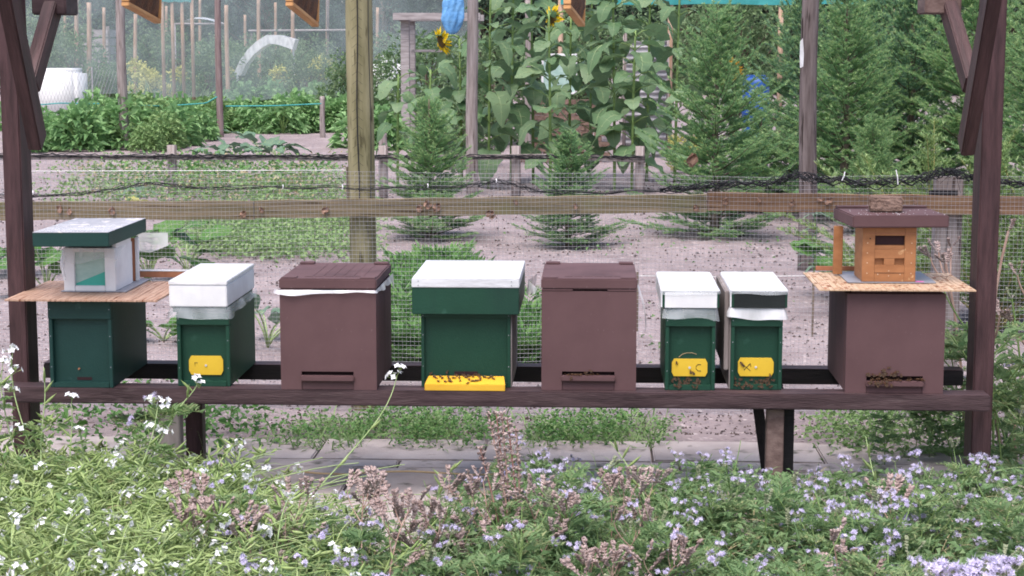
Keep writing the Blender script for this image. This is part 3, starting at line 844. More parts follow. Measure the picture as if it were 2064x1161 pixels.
# --- 1: teal green nucleus hive, bamboo board, white mating box, felt roof
h1, o1, Y1, X, Z, xl, xr, H = green_nuc('beehive', 'dark teal nucleus hive under a bamboo board, no yellow plate', 160, 782, 99, 226, 604, 643, 0.44, 'teal_paint')
H1 = H
sl = bx('entrance_slot', (X(150), X(180), 0.0188, 0.0195, Z(768), Z(762)), 'maroon', h1, 0)
MB().tube([(X(155), .013, Z(745)), (X(155), .0195, Z(745))], 0.003, 8).obj('nail', 'terracotta_wood', h1)
def slat_board(name, label, cat, uL, uR, Yf, z, depth, mat, nslat, thick=0.006, stain=None, seed=1):
    rg = random.Random(seed)
    a, b = px(uL, 590, Y=Yf)[0], px(uR, 590, Y=Yf)[0]
    t = thing(name, label, cat, ((a + b) / 2, Yf, z))
    w = (b - a) / 2
    d = 2 * w / nslat
    for k in range(nslat):
        x = -w + k * d
        n = rg.uniform(0, .004)
        s = bx('slat', (x, x + d - 0.0007, n, depth - rg.uniform(0, .004), 0, thick + rg.uniform(-.0005, .0007)), mat, t, 0.0008)
        if stain:
            for j in range(rg.randint(4, 8)):
                y = rg.uniform(.004, depth - .03)
                bx('stain', (x + d * .12, x + d * rg.uniform(.45, .8), y, y + rg.uniform(.004, .016), thick + .0008, thick + .0013), stain, s, 0)
    return t
zb1 = o1[2] + H1 + 0.001
b1 = slat_board('bamboo_board', 'brown bamboo board lying across the teal hive under the white box', 'board', 8, 316, Y1 - 0.055, zb1, 0.46, 'bamboo', 30, seed=3)
zt = zb1 + 0.0075
# white mating box with a mint window
Ym = px(180, 588, Z=zt)[1]; Ym = min(max(Ym, Y1), Y1 + 0.12)
cm = px(180, 588, Y=Ym)
mb1 = thing('mating_box', 'small white mating box with mint green window on the bamboo board', 'box', (cm[0], Ym, zt + .003))
Xm = lambda u: px(u, 540, Y=Ym)[0] - cm[0]
Zm = lambda v: px(180, v, Y=Ym)[2] - zt - .003
top1 = Zm(500)
xa, xb, xw0, xw1 = Xm(128), Xm(232), Xm(150), Xm(211)
zw0, zw1 = Zm(576), Zm(508)
D1 = 0.205
plate1 = bx('base_plate', (xa - .01, xb + .035, -.004, D1 + .12, -0.003, 0.0), 'grey_plate', mb1, 0)
bx('front_left_stile', (xa, xw0, 0, .014, 0, top1), 'white_paint', mb1, .0015)
bx('front_right_stile', (xw1, xb, 0, .014, 0, top1), 'white_paint', mb1, .0015)
bx('sill', (xw0 + .0005, xw1 - .0005, 0, .014, 0, zw0), 'white_paint', mb1, .0015)
bx('lintel', (xw0 + .0005, xw1 - .0005, 0, .014, zw1, top1), 'white_paint', mb1, .0015)
bx('wall', (xb - .012, xb + .0005, .0145, D1, 0, top1 + .022), 'white_paint', mb1, .0015)
bx('wall', (xa - .0005, xa + .012, .0145, D1, 0, top1), 'white_paint', mb1, .0015)
bx('wall', (xa, xb, D1 + .0005, D1 + .012, 0, top1), 'white_paint', mb1, .0015)
pv = [(xw0, .011, zw0), (xw1, .011, zw0), (xw1, .011, zw1), (xw0, .011, zw1)]
zs = zw0 + .006; ze = zw0 + (zw1 - zw0) * .42
MB().add([(xw0, .0125, zw0), (xw1, .0125, zw0), (xw1, .0125, zw1), (xw0, .0125, zw1)], [(0, 1, 2, 3)]).obj('window_pane', 'mint_sheet', mb1)
MB().add([(xw0, .0118, zs), (xw1, .0118, ze), (xw1, .0118, zw1), (xw0, .0118, zw1)], [(0, 1, 2, 3)]).obj('window_film', 'pale_mint', mb1)
bx('rear_board', (xb - .018, xb - .002, D1 + .05, D1 + .065, 0, Zm(497)), 'terracotta_wood', mb1, .001)
bx('rear_board', (xb - .001, xb + .010, D1 + .052, D1 + .066, 0, Zm(495)), 'white_paint', mb1, .001)
bx('rear_strip', (Xm(92), Xm(400), D1 + .14, D1 + .155, 0.001, .022), 'terracotta_wood', mb1, .001)
bx('rear_strip_edge', (Xm(92), Xm(400), D1 + .139, D1 + .156, .0222, .026), 'white_paint', mb1, .0)
# crumpled bag around the box
def bag(parent, x0, x1, y0, y1, z0, z1, mat, bulge=.02, seed=1):
    rg = np.random.default_rng(seed)
    nu, nv = 40, 12
    u = np.linspace(0, 1, nu); V = []
    for j in range(nv):
        t = j / (nv - 1)
        z = z0 + (z1 - z0) * t
        y = y1 + (y0 - y1) * u
        bl = bulge * math.sin(math.pi * min(1, t * .8 + .15)) * np.sin(np.pi * np.clip(u * .9 + .1, 0, 1))
        x = x0 + (x1 - x0) * u ** 6 - bl + rg.normal(0, .0015, nu) - .004 * np.sin(u * 30 + t * 8)
        V.append(np.stack([x, y, np.full(nu, z) + rg.normal(0, .001, nu)], 1))
    V = np.concatenate(V); i = (np.arange(nv - 1)[:, None] * nu + np.arange(nu - 1)[None]).ravel()
    return MB().addq(V, np.stack([i, i + 1, i + nu + 1, i + nu], 1)).obj('plastic_bag', mat, parent, smooth=True)
bag(mb1, xa - .003, xa + .004, -.004, D1 * .8, .035, top1 - .002, 'milky_film', .026, 2)
film('plastic_sheet', mb1, [(xa - .01, -.002), (xw1 + .025, -.002), (xb + .003, -.002), (xb + .004, D1 * .5)], top1, .028, 'clear_film', .002, 5, wav=.5, sag=[1.8, 1.3, 1.0, 1.2, .5])
fl = film('plastic_flap', mb1, [(xb - .02, D1 + .17), (xb + .085, D1 + .17)], top1 + .012, .062, 'milky_film', .004, 8, wav=.1, sag=[1.0, 1.1, 1.0, .8])
# roof of the white box
Yr = Y1 - 0.045
cr = px(143, 503, Y=Yr)
zr = mb1.location.z + top1 + .0225
rf = MB()
wR = (px(220, 490, Y=Yr)[0] - px(66, 490, Y=Yr)[0]) / 2
hR = px(143, 475, Y=Yr)[2] - px(143, 503, Y=Yr)[2]
rf1 = thing('flat_roof', 'flat dark green roof with grey felt top above the white box', 'roof', (cr[0], Yr, zr))
bx('roof_edge', (-wR, wR, 0, .47, 0, hR), 'teal_paint', rf1, .002)
bx('felt_top', (-wR + .001, wR - .001, .001, .469, hR + .0003, hR + .0022), 'grey_felt', rf1, 0)
rf1.rotation_euler = (0, R(-0.4), 0)

# --- 2: narrow green nucleus hive with white lid
h2, o2, Y2, X, Z, xl, xr, H = green_nuc('beehive', 'green nucleus hive with thick plain white lid and yellow plate, no bees outside', 410, 779, 357, 463, 630, 655, 0.43, 'green_paint')
lid_b = Z(618)
bx('lid', (X(345), X(461), -.012, .45, lid_b, Z(575, dy=-.012)), 'white_paint', h2, .003)
bx('lid_cover', (X(344.5), X(461.5), -.013, .451, Z(575, dy=-.012) + .0005, Z(568, dy=-.012) + .003), 'white_film_top', h2, .002)
bx('crown_board', (X(350), X(458), .002, .44, H + .0003, lid_b - .0005), 'green_paint', h2, .001)
film('cover_sheet', h2, [(X(348), .15), (X(346), -.005), (X(462), -.005), (X(463), .44)], lid_b + .001, .034, 'clear_film', .018, 11, wav=.2, sag=[.6, 1.1, 1.1, 1.0, .8, .6, .5])
plt, ya, mz, x0, x1 = disc_plate(h2, X, Z, 378, 447, 719, 757, .02)
ink(plt, [(X(390), Z(734)), (X(390.5), Z(742)), (X(390), Z(732)), (X(396), Z(733))], ya - .0005)

def notched_wall(parent, xl, xr, xe0, xe1, zs1, H, d=.0295):
    """front wall cut out around the entrance"""
    pr = [(xl, 0), (xe0, 0), (xe0, zs1), (xe1, zs1), (xe1, 0), (xr, 0), (xr, H), (xe1, H), (xe0, H), (xl, H)]
    n = len(pr)
    V = [(x, 0, z) for x, z in pr] + [(x, d, z) for x, z in pr]
    # split into quads: left leg column, middle, right column (shared corners, no seams)
    zl = n * 2
    V += [(xl, 0, zs1), (xr, 0, zs1), (xl, d, zs1), (xr, d, zs1)]
    F = [(0, 1, 2, zl), (zl, 2, 8, 9), (2, 3, 7, 8), (3, zl + 1, 6, 7), (4, 5, zl + 1, 3)]
    F += [tuple(reversed([i + n if i < n else i + 2 for i in f])) for f in F]
    out = [0, 1, 2, 3, 4, 5, zl + 1, 6, 7, 8, 9, zl]
    for a, b in zip(out, out[1:] + out[:1]):
        g = lambda i: i + n if i < n else i + 2
        F.append((b, a, g(a), g(b)))
    return MB().add(V, F).obj('front_wall', 'brown_poly', parent)
# --- 3 and 5: brown polystyrene hives
def poly_hive(label, uc, vb, uL, uR, v_lid_b, v_lid_t, depth, eL, eR, bees):
    o, Yf, X, Z = frame_of(uc, vb)
    t = thing('beehive', label, 'beehive', o)
    xl, xr = X(uL), X(uR); H = Z(v_lid_b)
    xe0, xe1 = X(eL), X(eR); ze = Z(768); zs0, zs1 = Z(757), Z(749)
    # body with a real entrance opening: pieces around it
    b = MB()
    bx('body', (xl, xr, 0.03, depth, 0.0, H), 'brown_poly', t, .004)
    notched_wall(t, xl + .0006, xr - .0006, xe0, xe1, zs1, H - .0005)
    bx('landing_ledge', (xe0 - .002, xe1 + .002, -.012, .024, ze, zs0), 'brown_poly', t, .003)
    bx('entrance_block', (xe0 + .0005, xe1 - .0005, .004, .029, 0, ze - .0005), 'brown_poly', t, .001)
    bx('entrance_slot', (xe0 + .001, xe1 - .001, .0255, .0285, zs0 + .0005, zs1 - .0005), 'maroon', t, 0)
    # lid with a finger notch, three ridges and raised corners
    lt = Z(v_lid_t, dy=-.002)
    ov = .001
    nb = .006
    bx('lid', (xl - ov, xr + ov, -.002, depth + .004, H + nb, lt), 'brown_poly', t, .004)
    bx('lid_rim', (xl - ov + .001, X(uL + (uR - uL) * .33), -.0015, .015, H + .0008, H + nb - .0004), 'brown_poly', t, .001)
    bx('lid_rim', (X(uL + (uR - uL) * .69), xr + ov - .001, -.0015, .015, H + .0008, H + nb - .0004), 'brown_poly', t, .001)
    bx('lid_seat', (xl + .008, xr - .008, .0155, depth - .004, H + .0004, H + nb - .0004), 'maroon', t, 0)
    lid = [c for c in t.children if c.name.startswith('lid')][0]
    for k in range(6):
        xx = xl + (xr - xl) * (.24 + .105 * k)
        bx('lid_ridge', (xx, xx + (xr - xl) * .085, .05, depth - .05, lt + .0002, lt + .0009), 'brown_poly', lid, .0003)
    for cx in (0, 1):
        for cy in (0, 1):
            w = (xr - xl) * .16; x = xl + .004 if cx == 0 else xr - .004 - w
            y = .008 if cy == 0 else depth - .05
            bx('lid_corner', (x, x + w, y, y + .04, lt + .0003, lt + (.007 if cy else .0025)), 'brown_poly', lid, .002)
    return t, o, Yf, X, Z, xl, xr, H
h3, o3, Y3, X, Z, xl, xr, H = poly_hive('brown polystyrene hive with white film under its lid and empty landing ledge', 662, 786, 565, 759, 587, 562, .42, 607, 712, 0)
film('cover_sheet', h3, [(X(553), .03), (X(560), -.003), (X(758), -.003), (X(761), .43)], H + .004, .012, 'milky_film', .010, 21, wav=.45, sag=[1.4, 1.0, .6, .7, .9, 1.4, 2.2, 1.6, 2.6])
h5, o5, Y5, X, Z, xl, xr, H = poly_hive('brown polystyrene hive with bees on its ledge, between two green hives', 1187, 787, 1091, 1283, 587, 562, .42, 1133, 1239, 1)
def streamer(parent, x, y, ztop, zbot, dx, w, seed):
    n = 26; t = np.linspace(0, 1, n)
    z = ztop + (zbot - ztop) * t; xx = x + dx * np.sin(t * 1.9); ww = w * (1 - .35 * t)
    yy = y + .006 * np.sin(t * 9)
    V = np.concatenate([np.stack([xx - ww * .3, yy - ww, z], 1), np.stack([xx, yy, z], 1), np.stack([xx + ww * .3, yy + ww, z + .003], 1)])
    i = np.arange(n - 1)
    F = np.concatenate([np.stack([i, i + 1, i + n + 1, i + n], 1), np.stack([i + n, i + n + 1, i + 2 * n + 1, i + 2 * n], 1)])
    return MB().addq(V, F).obj('film_streamer', 'milky_film', parent, smooth=True)
streamer(h5, xr + .004, .12, H + .004, Z(680), .028, .010, 1)
H5X = (X, Z, Y5, o5)
film('cover_sheet', h5, [(X(1076), .40), (X(1060), .22), (X(1084), .0)], H + .006, .040, 'milky_film', .012, 33, wav=.25, sag=[1.3, 1.2, .9, .5])

# --- 4: wide green hive with overhanging roof
h4, o4, Y4, X, Z, xl, xr, H = green_nuc('beehive', 'wide green hive with deep overhanging roof and bright yellow landing board', 938, 781, 849, 1029, 632, 640, 0.43, 'green_paint', side_mat=('weathered_side', 'r'), inner=.014, cheek=.010)
rb, rm, rt = Z(634, dy=-.03), Z(580, dy=-.03), Z(563, dy=-.03)
r0, r1 = X(831, dy=-.03), X(1046, dy=-.03)
roof = bx('roof', (r0, r1, -.03, .46, max(rb, H - .02) if False else rb, rm), 'green_paint', h4, .002)
for c in list(h4.children):
    pass
tp = bx('metal_top', (r0 - .001, r1 + .001, -.032, .462, rm + .0004, rt), 'aluminium', h4, .002)
bx('roof_sheet', (r0, r1, -.031, .461, rt + .0004, rt + .0016), 'white_film_top', h4, 0)
for uu in (844, 1031):
    for vv in (567, 575):
        MB().tube([(X(uu, dy=-.03), -.0345, Z(vv, dy=-.03)), (X(uu, dy=-.03), -.0318, Z(vv, dy=-.03))], .002, 6).obj('nail', 'grey_plate', tp)
# yellow landing board, top sloping to the front
x0, x1 = X(857, dy=-.03), X(1019, dy=-.03)
yb_, yf_ = -.0035, max(5.504 - Y4, -.085)
zbk, zfr = Z(757), Z(775, dy=yf_)
zfr = max(zfr, .010)
V = [(x0, yf_, .0), (x1, yf_, .0), (x1, yf_, zfr), (x0, yf_, zfr), (x0 + .008, yb_, .0), (x1 - .006, yb_, .0), (x1 - .006, yb_, zbk), (x0 + .008, yb_, zbk)]
lb = MB().add(V, [(0, 1, 2, 3), (3, 2, 6, 7), (4, 7, 6, 5), (0, 3, 7, 4), (1, 5, 6, 2), (0, 4, 5, 1)]).obj('landing_board', 'yellow_paint', h4, bevel=.0015)
bx('entrance_slot', (X(915), X(962), .0125, .0136, Z(757), Z(750)), 'maroon', h4, 0)
H4 = (X, Z, Y4, o4, yb_, yf_, zbk, zfr)

# --- 6 and 7: narrow green pair
def pair(label, uc, vb, uL, uR, lidL, lidR, front_mat, plate, side, seed):
    t, o, Yf, X, Z, xl, xr, H = green_nuc('beehive', label, uc, vb, uL, uR, 634, 658, .43, 'green_paint', side_mat=('weathered_side', side) if side else None)
    lb, lt = Z(621, dy=-.012), Z(589, dy=-.012)
    a, b = X(lidL, dy=-.012), X(lidR, dy=-.012)
    bx('crown_board', (xl + .001, xr - .001, .001, .43, H + .0003, lb - .0004), 'green_paint', t, .001)
    bx('lid', (a + .0005, b - .0005, -.009, .445, lb, lt), 'green_paint', t, .002)
    bx('lid_side', (a - .004, a + .0003, -.008, .444, lb + .001, lt), 'white_paint', t, .001)
    c = .008
    bx('lid_front', (a + c, b - c, -.0125, -.0093, lb + .0005, lt - .0005), front_mat, t, .0008)
    bx('lid_top', (a - .004, b + .001, -.012, .447, lt + .0004, lt + .008), 'white_film_top', t, .003)
    film('lid_wrap', t, [(a - .0045, .30), (a - .0045, -.013), (b + .001, -.013), (b + .0015, .25)], lt + .0075, .013, 'clear_film', .004, seed, wav=.3)
    film('cover_sheet', t, [(xl - .006, .20), (xl - .004, -.004), (xr + .004, -.004), (xr + .004, .06), (xr + .004, .43)], lb + .001, .036, 'milky_film' if seed == 43 else 'clear_film', .014, seed + 1, wav=.22,
         sag=[.6, .9, .95, 1.0, 1.25, 1.4, .8, .5] if seed != 43 else [.6, .9, .9, .95, .85, .7, 1.2, .6])
    pl, ya, mz, x0, x1 = disc_plate(t, X, Z, *plate, .02)
    return t, o, Yf, X, Z, pl, ya
h6, o6, Y6, X, Z, pl, ya = pair('narrow green hive with white-fronted lid, its yellow plate marked with the letter C', 1391, 787, 1341, 1442, 1334, 1449, 'white_paint', (1355, 1427, 725, 760), None, 41)
cc = [(X(1414), Z(736.5)), (X(1408), Z(736)), (X(1404), Z(740)), (X(1404), Z(745)), (X(1408), Z(749)), (X(1414), Z(749))]
ink(pl, cc, ya - .0005, .0011)
H6 = (X, Z, Y6, o6)
arc = [(1369, 722), (1376, 716), (1385, 713.5), (1395, 713), (1405, 716)]
MB().tube([(X(u), .0185, Z(v)) for u, v in arc], .0008, 4).obj('dry_stalk', 'straw_hose', h6)
h7, o7, Y7, X, Z, pl, ya = pair('narrow green hive with black-fronted lid and weathered grey side board', 1524, 786, 1473, 1577, 1473, 1586, 'black_board', (1489, 1561, 723, 760), 'l', 43)
ink(pl, [(X(1500), Z(737)), (X(1514), Z(749))], ya - .0005, .0010)
ink(pl, [(X(1501), Z(748)), (X(1507), Z(741)), (X(1513), Z(736))], ya - .0005, .0010)
ink(pl, [(X(1510), Z(737)), (X(1514), Z(734)), (X(1515), Z(741))], ya - .0005, .0009)
H7 = (X, Z, Y7, o7)
bx('weathered_board', (X(1473) - .006 - .014, X(1473) - .0045, .012, .42, .06, Z(588)), 'weathered_side', h7, .003)

# --- 8: brown hive with bamboo mat, orange mating box, lid and brick
o8, Y8, X, Z = frame_of(1804, 793)
h8 = thing('beehive', 'brown polystyrene hive under a light bamboo mat, bees massed at its ledge', 'beehive', o8)
xl, xr, H = X(1705), X(1904), Z(592)
xe0, xe1 = X(1748), X(1862); ze, zs0, zs1 = Z(779), Z(768), Z(758)
bx('body', (xl, xr, .03, .42, 0, H - .0005), 'brown_poly', h8, .004)
notched_wall(h8, xl + .0006, xr - .0006, xe0, xe1, zs1, H - .001)
bx('landing_ledge', (xe0 - .002, xe1 + .002, -.012, .024, ze, zs0), 'brown_poly', h8, .003)
bx('entrance_block', (xe0 + .0005, xe1 - .0005, .004, .029, 0, ze - .0005), 'brown_poly', h8, .001)
bx('entrance_slot', (xe0 + .001, xe1 - .001, .0255, .0285, zs0 + .0005, zs1 - .0005), 'maroon', h8, 0)
bx('inner_rim', (xl + .014, xr - .010, .012, .41, H, Z(585)), 'brown_poly', h8, .003)
H8 = (X, Z, Y8, o8)
zb8 = o8[2] + Z(585) + .0008
Yb8 = Y8 - .035
b8 = slat_board('bamboo_mat', 'pale bamboo mat with brown marks on the brick-topped hive', 'mat', 1651, 1969, Yb8, zb8,   .43, 'bamboo_light', 30, .005, 'bamboo_stain', 9)
zt8 = zb8 + .0072
Ym8 = min(max(px(1790, 570, Z=zt8)[1], Y8), Y8 + .12)
cm8 = px(1790, 570, Y=Ym8)
mb8 = thing('mating_box', 'orange varnished mating box with dark slot between bamboo mat and brown lid', 'box', (cm8[0], Ym8, zt8 + .003))
Xm = lambda u: px(u, 520, Y=Ym8)[0] - cm8[0]
Zm = lambda v: px(1790, v, Y=Ym8)[2] - zt8 - .003
xa, xb, tp8 = Xm(1738), Xm(1846), Zm(458)
bx('base_plate', (xa - .045, xb + .065, -.006, .27, -.003, 0), 'grey_plate', mb8, 0)
bx('pink_tape', (xb + .002, xb + .028, -.002, .016, .0003, .0012), 'pink_tape', mb8, 0)
bx('box_body', (xa + .0004, xb - .0004, .0125, .17, .0003, tp8), 'orange_wood', mb8, .002)
# front board built around its three openings
w0, w1, wz0, wz1 = Xm(1763), Xm(1823), Zm(503), Zm(475)
bx('front_board', (xa, w0, 0, .012, .0003, tp8 - .001), 'orange_wood', mb8, .001)
bx('front_board', (w1, xb, 0, .012, .0003, tp8 - .001), 'orange_wood', mb8, .001)
bx('front_board', (w0 + .0003, w1 - .0003, .0005, .012, wz1, tp8 - .001), 'orange_wood', mb8, .0005)
q0, q1 = Zm(534), Zm(521)
bx('front_board', (w0 + .0003, w1 - .0003, .0005, .012, q1 + .0003, wz0), 'orange_wood', mb8, .0005)
bx('front_board', (w0 + .0003, w1 - .0003, .0005, .012, .0003, q0 - .0003), 'orange_wood', mb8, .0005)
s0, s1 = Xm(1782), Xm(1803)
bx('front_board', (s0, s1, .0007, .012, q0, q1), 'orange_wood', mb8, 0)
bx('dark_slot', (w0 + .0005, w1 - .0005, .0105, .0118, Zm(494), wz1 - .0005), 'maroon', mb8, 0)
bx('slot_sill', (w0 + .0005, w1 - .0005, .004, .0115, wz0 + .0003, Zm(495)), 'orange_wood', mb8, 0)
for uu, vv in [(1748, 490), (1748, 510), (1748, 530), (1748, 551), (1837, 490), (1837, 510), (1837, 530), (1837, 551), (1770, 553), (1792, 556), (1815, 553), (1792, 546)]:
    MB().tube([(Xm(uu), -.0012, Zm(vv)), (Xm(uu), .0004, Zm(vv))], .0022, 8).obj('peg', 'bamboo_light', mb8)
MB().tube([(Xm(1753), -.0014, Zm(481)), (Xm(1753), .0004, Zm(481))], .0022, 8).obj('screw', 'maroon', mb8)
bx('crossbar', (Xm(1740), Xm(1844), -.0009, .0002, Zm(471), Zm(470)), 'terracotta_wood', mb8, 0)
bx('seam', (w0, w1, -.0003, .0007, Zm(550.6), Zm(549.8)), 'maroon', mb8, 0)
bx('rear_board', (Xm(1696), Xm(1715), .185, .20, .0003, Zm(468)), 'orange_wood', mb8, .001)
bx('side_lug', (xb, xb + .006, .03, .09, Zm(482), Zm(470)), 'orange_wood', mb8, .001)
bx('rear_strip', (Xm(1668), Xm(1870), .285, .297, -.0005, .014), 'terracotta_wood', mb8, .001)
# brown lid turned a little, brick on it
Yl = Ym8 - .03
cl = px(1816, 457, Y=Yl)
wl = (px(1915, 450, Y=Yl)[0] - px(1718, 450, Y=Yl)[0]) / 2
hl = px(1816, 433, Y=Yl)[2] - px(1816, 458, Y=Yl)[2]
lid8 = thing('cover_slab', 'loose brown cover slab lying on the orange box under the brick', 'cover', (cl[0], Yl + .0, mb8.location.z + tp8 + .001), R(4.0))
bx('lid_slab', (-wl, wl, 0, .30, 0, hl), 'brown_poly', lid8, .004)
bx('raised_corner', (-wl + .004, -wl + .12, .255, .297, hl + .0003, hl + .007), 'brown_poly', lid8, .002)
bx('raised_corner', (wl - .12, wl - .004, .255, .297, hl + .0003, hl + .007), 'brown_poly', lid8, .002)
cr_ = MB()
for k in range(70):
    x, y = random.gauss(-.02, wl * .45), random.uniform(.01, .2)
    if abs(x) < wl - .01:
        cr_.box(x, x + random.uniform(.001, .004), y, y + random.uniform(.001, .003), hl + .0003, hl + random.uniform(.0008, .0015))
db = cr_.obj('debris', 'white_paint', lid8); db['kind'] = 'stuff'
zl = lid8.location.z + hl + .0005
Yk = Yl + .10
ck = px(1789, 421, Y=Yk)
kw = (px(1823, 410, Y=Yk)[0] - px(1756, 410, Y=Yk)[0]) / 2
me = bmesh.new()
bmesh.ops.create_cube(me, size=1)
bmesh.ops.scale(me, vec=(kw * 2, .085, px(1789, 391, Y=Yk)[2] - px(1789, 420, Y=Yk)[2]), verts=me.verts)
bmesh.ops.bevel(me, geom=list(me.edges), offset=.004, segments=2, affect='EDGES')
bmesh.ops.subdivide_edges(me, edges=list(me.edges), cuts=5, use_grid_fill=True)
for v in me.verts:
    v.co += Vector((random.gauss(0, .0005), random.gauss(0, .0005), random.gauss(0, .0005)))
zmin = min(v.co.z for v in me.verts)
bmd = bpy.data.meshes.new('brick'); me.to_mesh(bmd); me.free()
bmd.materials.append(MATS['brick'])
bk = inst(bmd, 'paving_brick', None, (ck[0], Yk + .04, zl - zmin + .0005), (0, 0, R(-7)))
tag(bk, 'rough grey brown brick weighing down the brown lid', 'brick')
# pale crumbs on the felt roof
cr_ = MB()
for k in range(170):
    x, y = random.uniform(-wR + .005, wR - .005), abs(random.gauss(0, .10)) + .004
    if y < .44:
        cr_.box(x, x + random.uniform(.001, .004), y, y + random.uniform(.001, .006), hR + .0024, hR + random.uniform(.003, .0042))
db = cr_.obj('debris', 'white_paint', rf1); db['kind'] = 'stuff'

# ------------------------------------------------------------------ bees
def bee_mesh(seed):
    rg = random.Random(seed)
    mb = MB()
    def ell(c, r, mi, nu=6, nv=5):
        V = []; F = []
        for j in range(nv + 1):
            th = math.pi * j / nv
            for i in range(nu):
                ph = 2 * math.pi * i / nu
                V.append((c[0] + r[0] * math.sin(th) * math.cos(ph), c[1] + r[1] * math.cos(th), c[2] + r[2] * math.sin(th) * math.sin(ph)))
        for j in range(nv):
            for i in range(nu):
                F.append((j * nu + i, j * nu + (i + 1) % nu, (j + 1) * nu + (i + 1) % nu, (j + 1) * nu + i))
        mb.add(V, F, mi)
    ell((0, -.0038, .0026), (.0019, .0040, .0018), 0)
    ell((0, .0018, .0030), (.0018, .0021, .0018), 0)
    ell((0, .0048, .0028), (.0013, .0011, .0014), 0)
    a = rg.uniform(.15, .6)
    for s in (-1, 1):
        mb.add([(s * .0008, .0020, .0045), (s * (.0024 + .003 * a), -.0035, .0050), (s * (.0010 + .002 * a), -.0068, .0046), (s * .0004, -.003, .0047)], [(0, 1, 2, 3)], 1)
        for y in (.0028, .0014, 0):
            mb.tube([(s * .001, y, .0022), (s * .0032, y + .0005, .0028), (s * .0042, y - .0006, .0)], .0002, 3, cap=False)
    return mb.mesh('honey_bee', ['bee_body', 'bee_wing'])
BEE = [bee_mesh(k) for k in range(3)]
def bee(p, normal, label, group):
    """p: world point on the surface, normal: surface normal"""
    n = Vector(normal).normalized()
    h = Vector((random.uniform(-1, 1), random.uniform(-1, 1), random.uniform(-1, 1)))
    y = (h - n * h.dot(n)).normalized(); x = y.cross(n)
    o = inst(random.choice(BEE), 'honey_bee', None, Vector(p))
    o.rotation_mode = 'QUATERNION'
    o.rotation_quaternion = Matrix((x, y, n)).transposed().to_quaternion()
    s = random.uniform(1.0, 1.15); o.scale = (s, s, s)
    tag(o, label, 'bee', group)
X, Z, Yf, o, yb_, yf_, zbk, zfr = H4
for zx, zy in [(440, 470), (470, 500), (500, 550), (570, 500), (620, 560), (680, 510), (710, 560), (760, 500), (840, 490), (850, 545), (800, 462), (1000, 470), (960, 490), (1000, 520), (1040, 550), (1090, 550), (970, 585), (660, 480), (690, 545), (1120, 540), (1150, 470), (1170, 490), (1180, 525), (1250, 490), (1310, 500), (1360, 480), (1380, 510), (930, 470), (1060, 480), (540, 480)]:
    u, v = 820 + zx * .126, 700 + zy * .126
    d = ray(u, v)
    nrm = Vector((0, -(zbk - zfr), (yb_ - yf_))).normalized()
    P0 = Vector((0, Yf + yb_, o[2] + zbk + .0006))
    dd = Vector(d); c0 = Vector((0, 0, CAMZ))
    t = (P0 - c0).dot(nrm) / dd.dot(nrm)
    p = c0 + dd * t
    if Yf + yf_ + .002 < p.y < Yf + yb_ - .002:
        bee(p, nrm, 'honey bee walking on the bright yellow landing board', 'bees on the yellow landing board')
for zx, zy in [(380, 420), (650, 390), (790, 436), (1165, 440), (910, 432), (1090, 432)]:
    u, v = 820 + zx * .126, 700 + zy * .126
    p = px(u, v, Y=Yf + .0133)
    bee(p, (0, -1, 0), 'honey bee on the green front of the wide hive above its landing board', 'bees on the wide green hive front')
X, Z, Yf, o = H5X
for k in range(14):
    u = random.uniform(1137, 1234); zl_ = Z(757) + .0006
    bee((px(u, 757, Y=Yf)[0], Yf + random.uniform(-.009, .015), o[2] + zl_), (0, 0, 1), 'honey bee on the ledge of the brown hive between two green hives', 'bees on the middle brown ledge')
for u, v in ((1190, 747), (1180, 751), (1151, 763)):
    bee(px(u, v, Y=Yf - (.0125 if v > 757 else .0004)), (0, -1, 0), 'honey bee on the front wall of the brown hive between two green hives', 'bees on the middle brown hive front')
for (X, Z, Yf, o), (ua, ub), lab, n in ((H6, (1349, 1416), 'below the yellow plate marked C', 30), (H7, (1481, 1562), 'below the yellow plate of the black-lidded green hive', 30)):
    for k in range(n):
        u = random.uniform(ua, ub); v = 759 + 22 * random.random() ** .8
        if Z(v) < .018: 
            y = -.0026; v = min(v, 783)
        else: y = .0193
        if v < 761: y = .0135
        bee(px(u, v, Y=Yf + y), (0, -1, 0), 'honey bee crowding the entrance ' + lab, 'bees ' + lab)
X, Z, Yf, o = H6
for u, v in ((1364, 732), (1392, 749), (1397, 751)):
    bee(px(u, v, Y=Yf + .0136), (0, -1, 0), 'honey bee on the yellow plate marked C', 'bees on plate C')
X, Z, Yf, o = H7
for u, v in ((1495, 732), (1498, 737), (1552, 756)):
    bee(px(u, v, Y=Yf + .0136), (0, -1, 0), 'honey bee on the yellow plate of the black-lidded green hive', 'bees on the plate of the black-lidded hive')
X, Z, Yf, o = H8
for k in range(40):
    u = random.uniform(1752, 1860)
    bee((px(u, 768, Y=Yf)[0], Yf + random.uniform(-.010, .012), o[2] + Z(768) + .0006 + (.004 if k % 3 == 0 else 0)), (0, 0, 1), 'honey bee massed on the ledge of the brick-topped brown hive', 'bees on the brick-topped hive ledge')
for k in range(26):
    u = random.gauss(1782, 20); u = min(max(u, 1750), 1850)
    v = 757 - abs(random.gauss(0, 8)) * max(.2, 1 - abs(u - 1784) / 40)
    bee(px(u, v, Y=Yf - .0004), (0, -1, 0), 'honey bee on the wall above the ledge of the brick-topped hive', 'bees above the brick-topped hive ledge')
for k in range(16):
    u = random.uniform(1750, 1800)
    bee(px(u, random.uniform(769, 777), Y=Yf - .0125), (0, -1, 0), 'honey bee on the ledge edge of the brick-topped brown hive', 'bees on the brick-topped hive ledge edge')
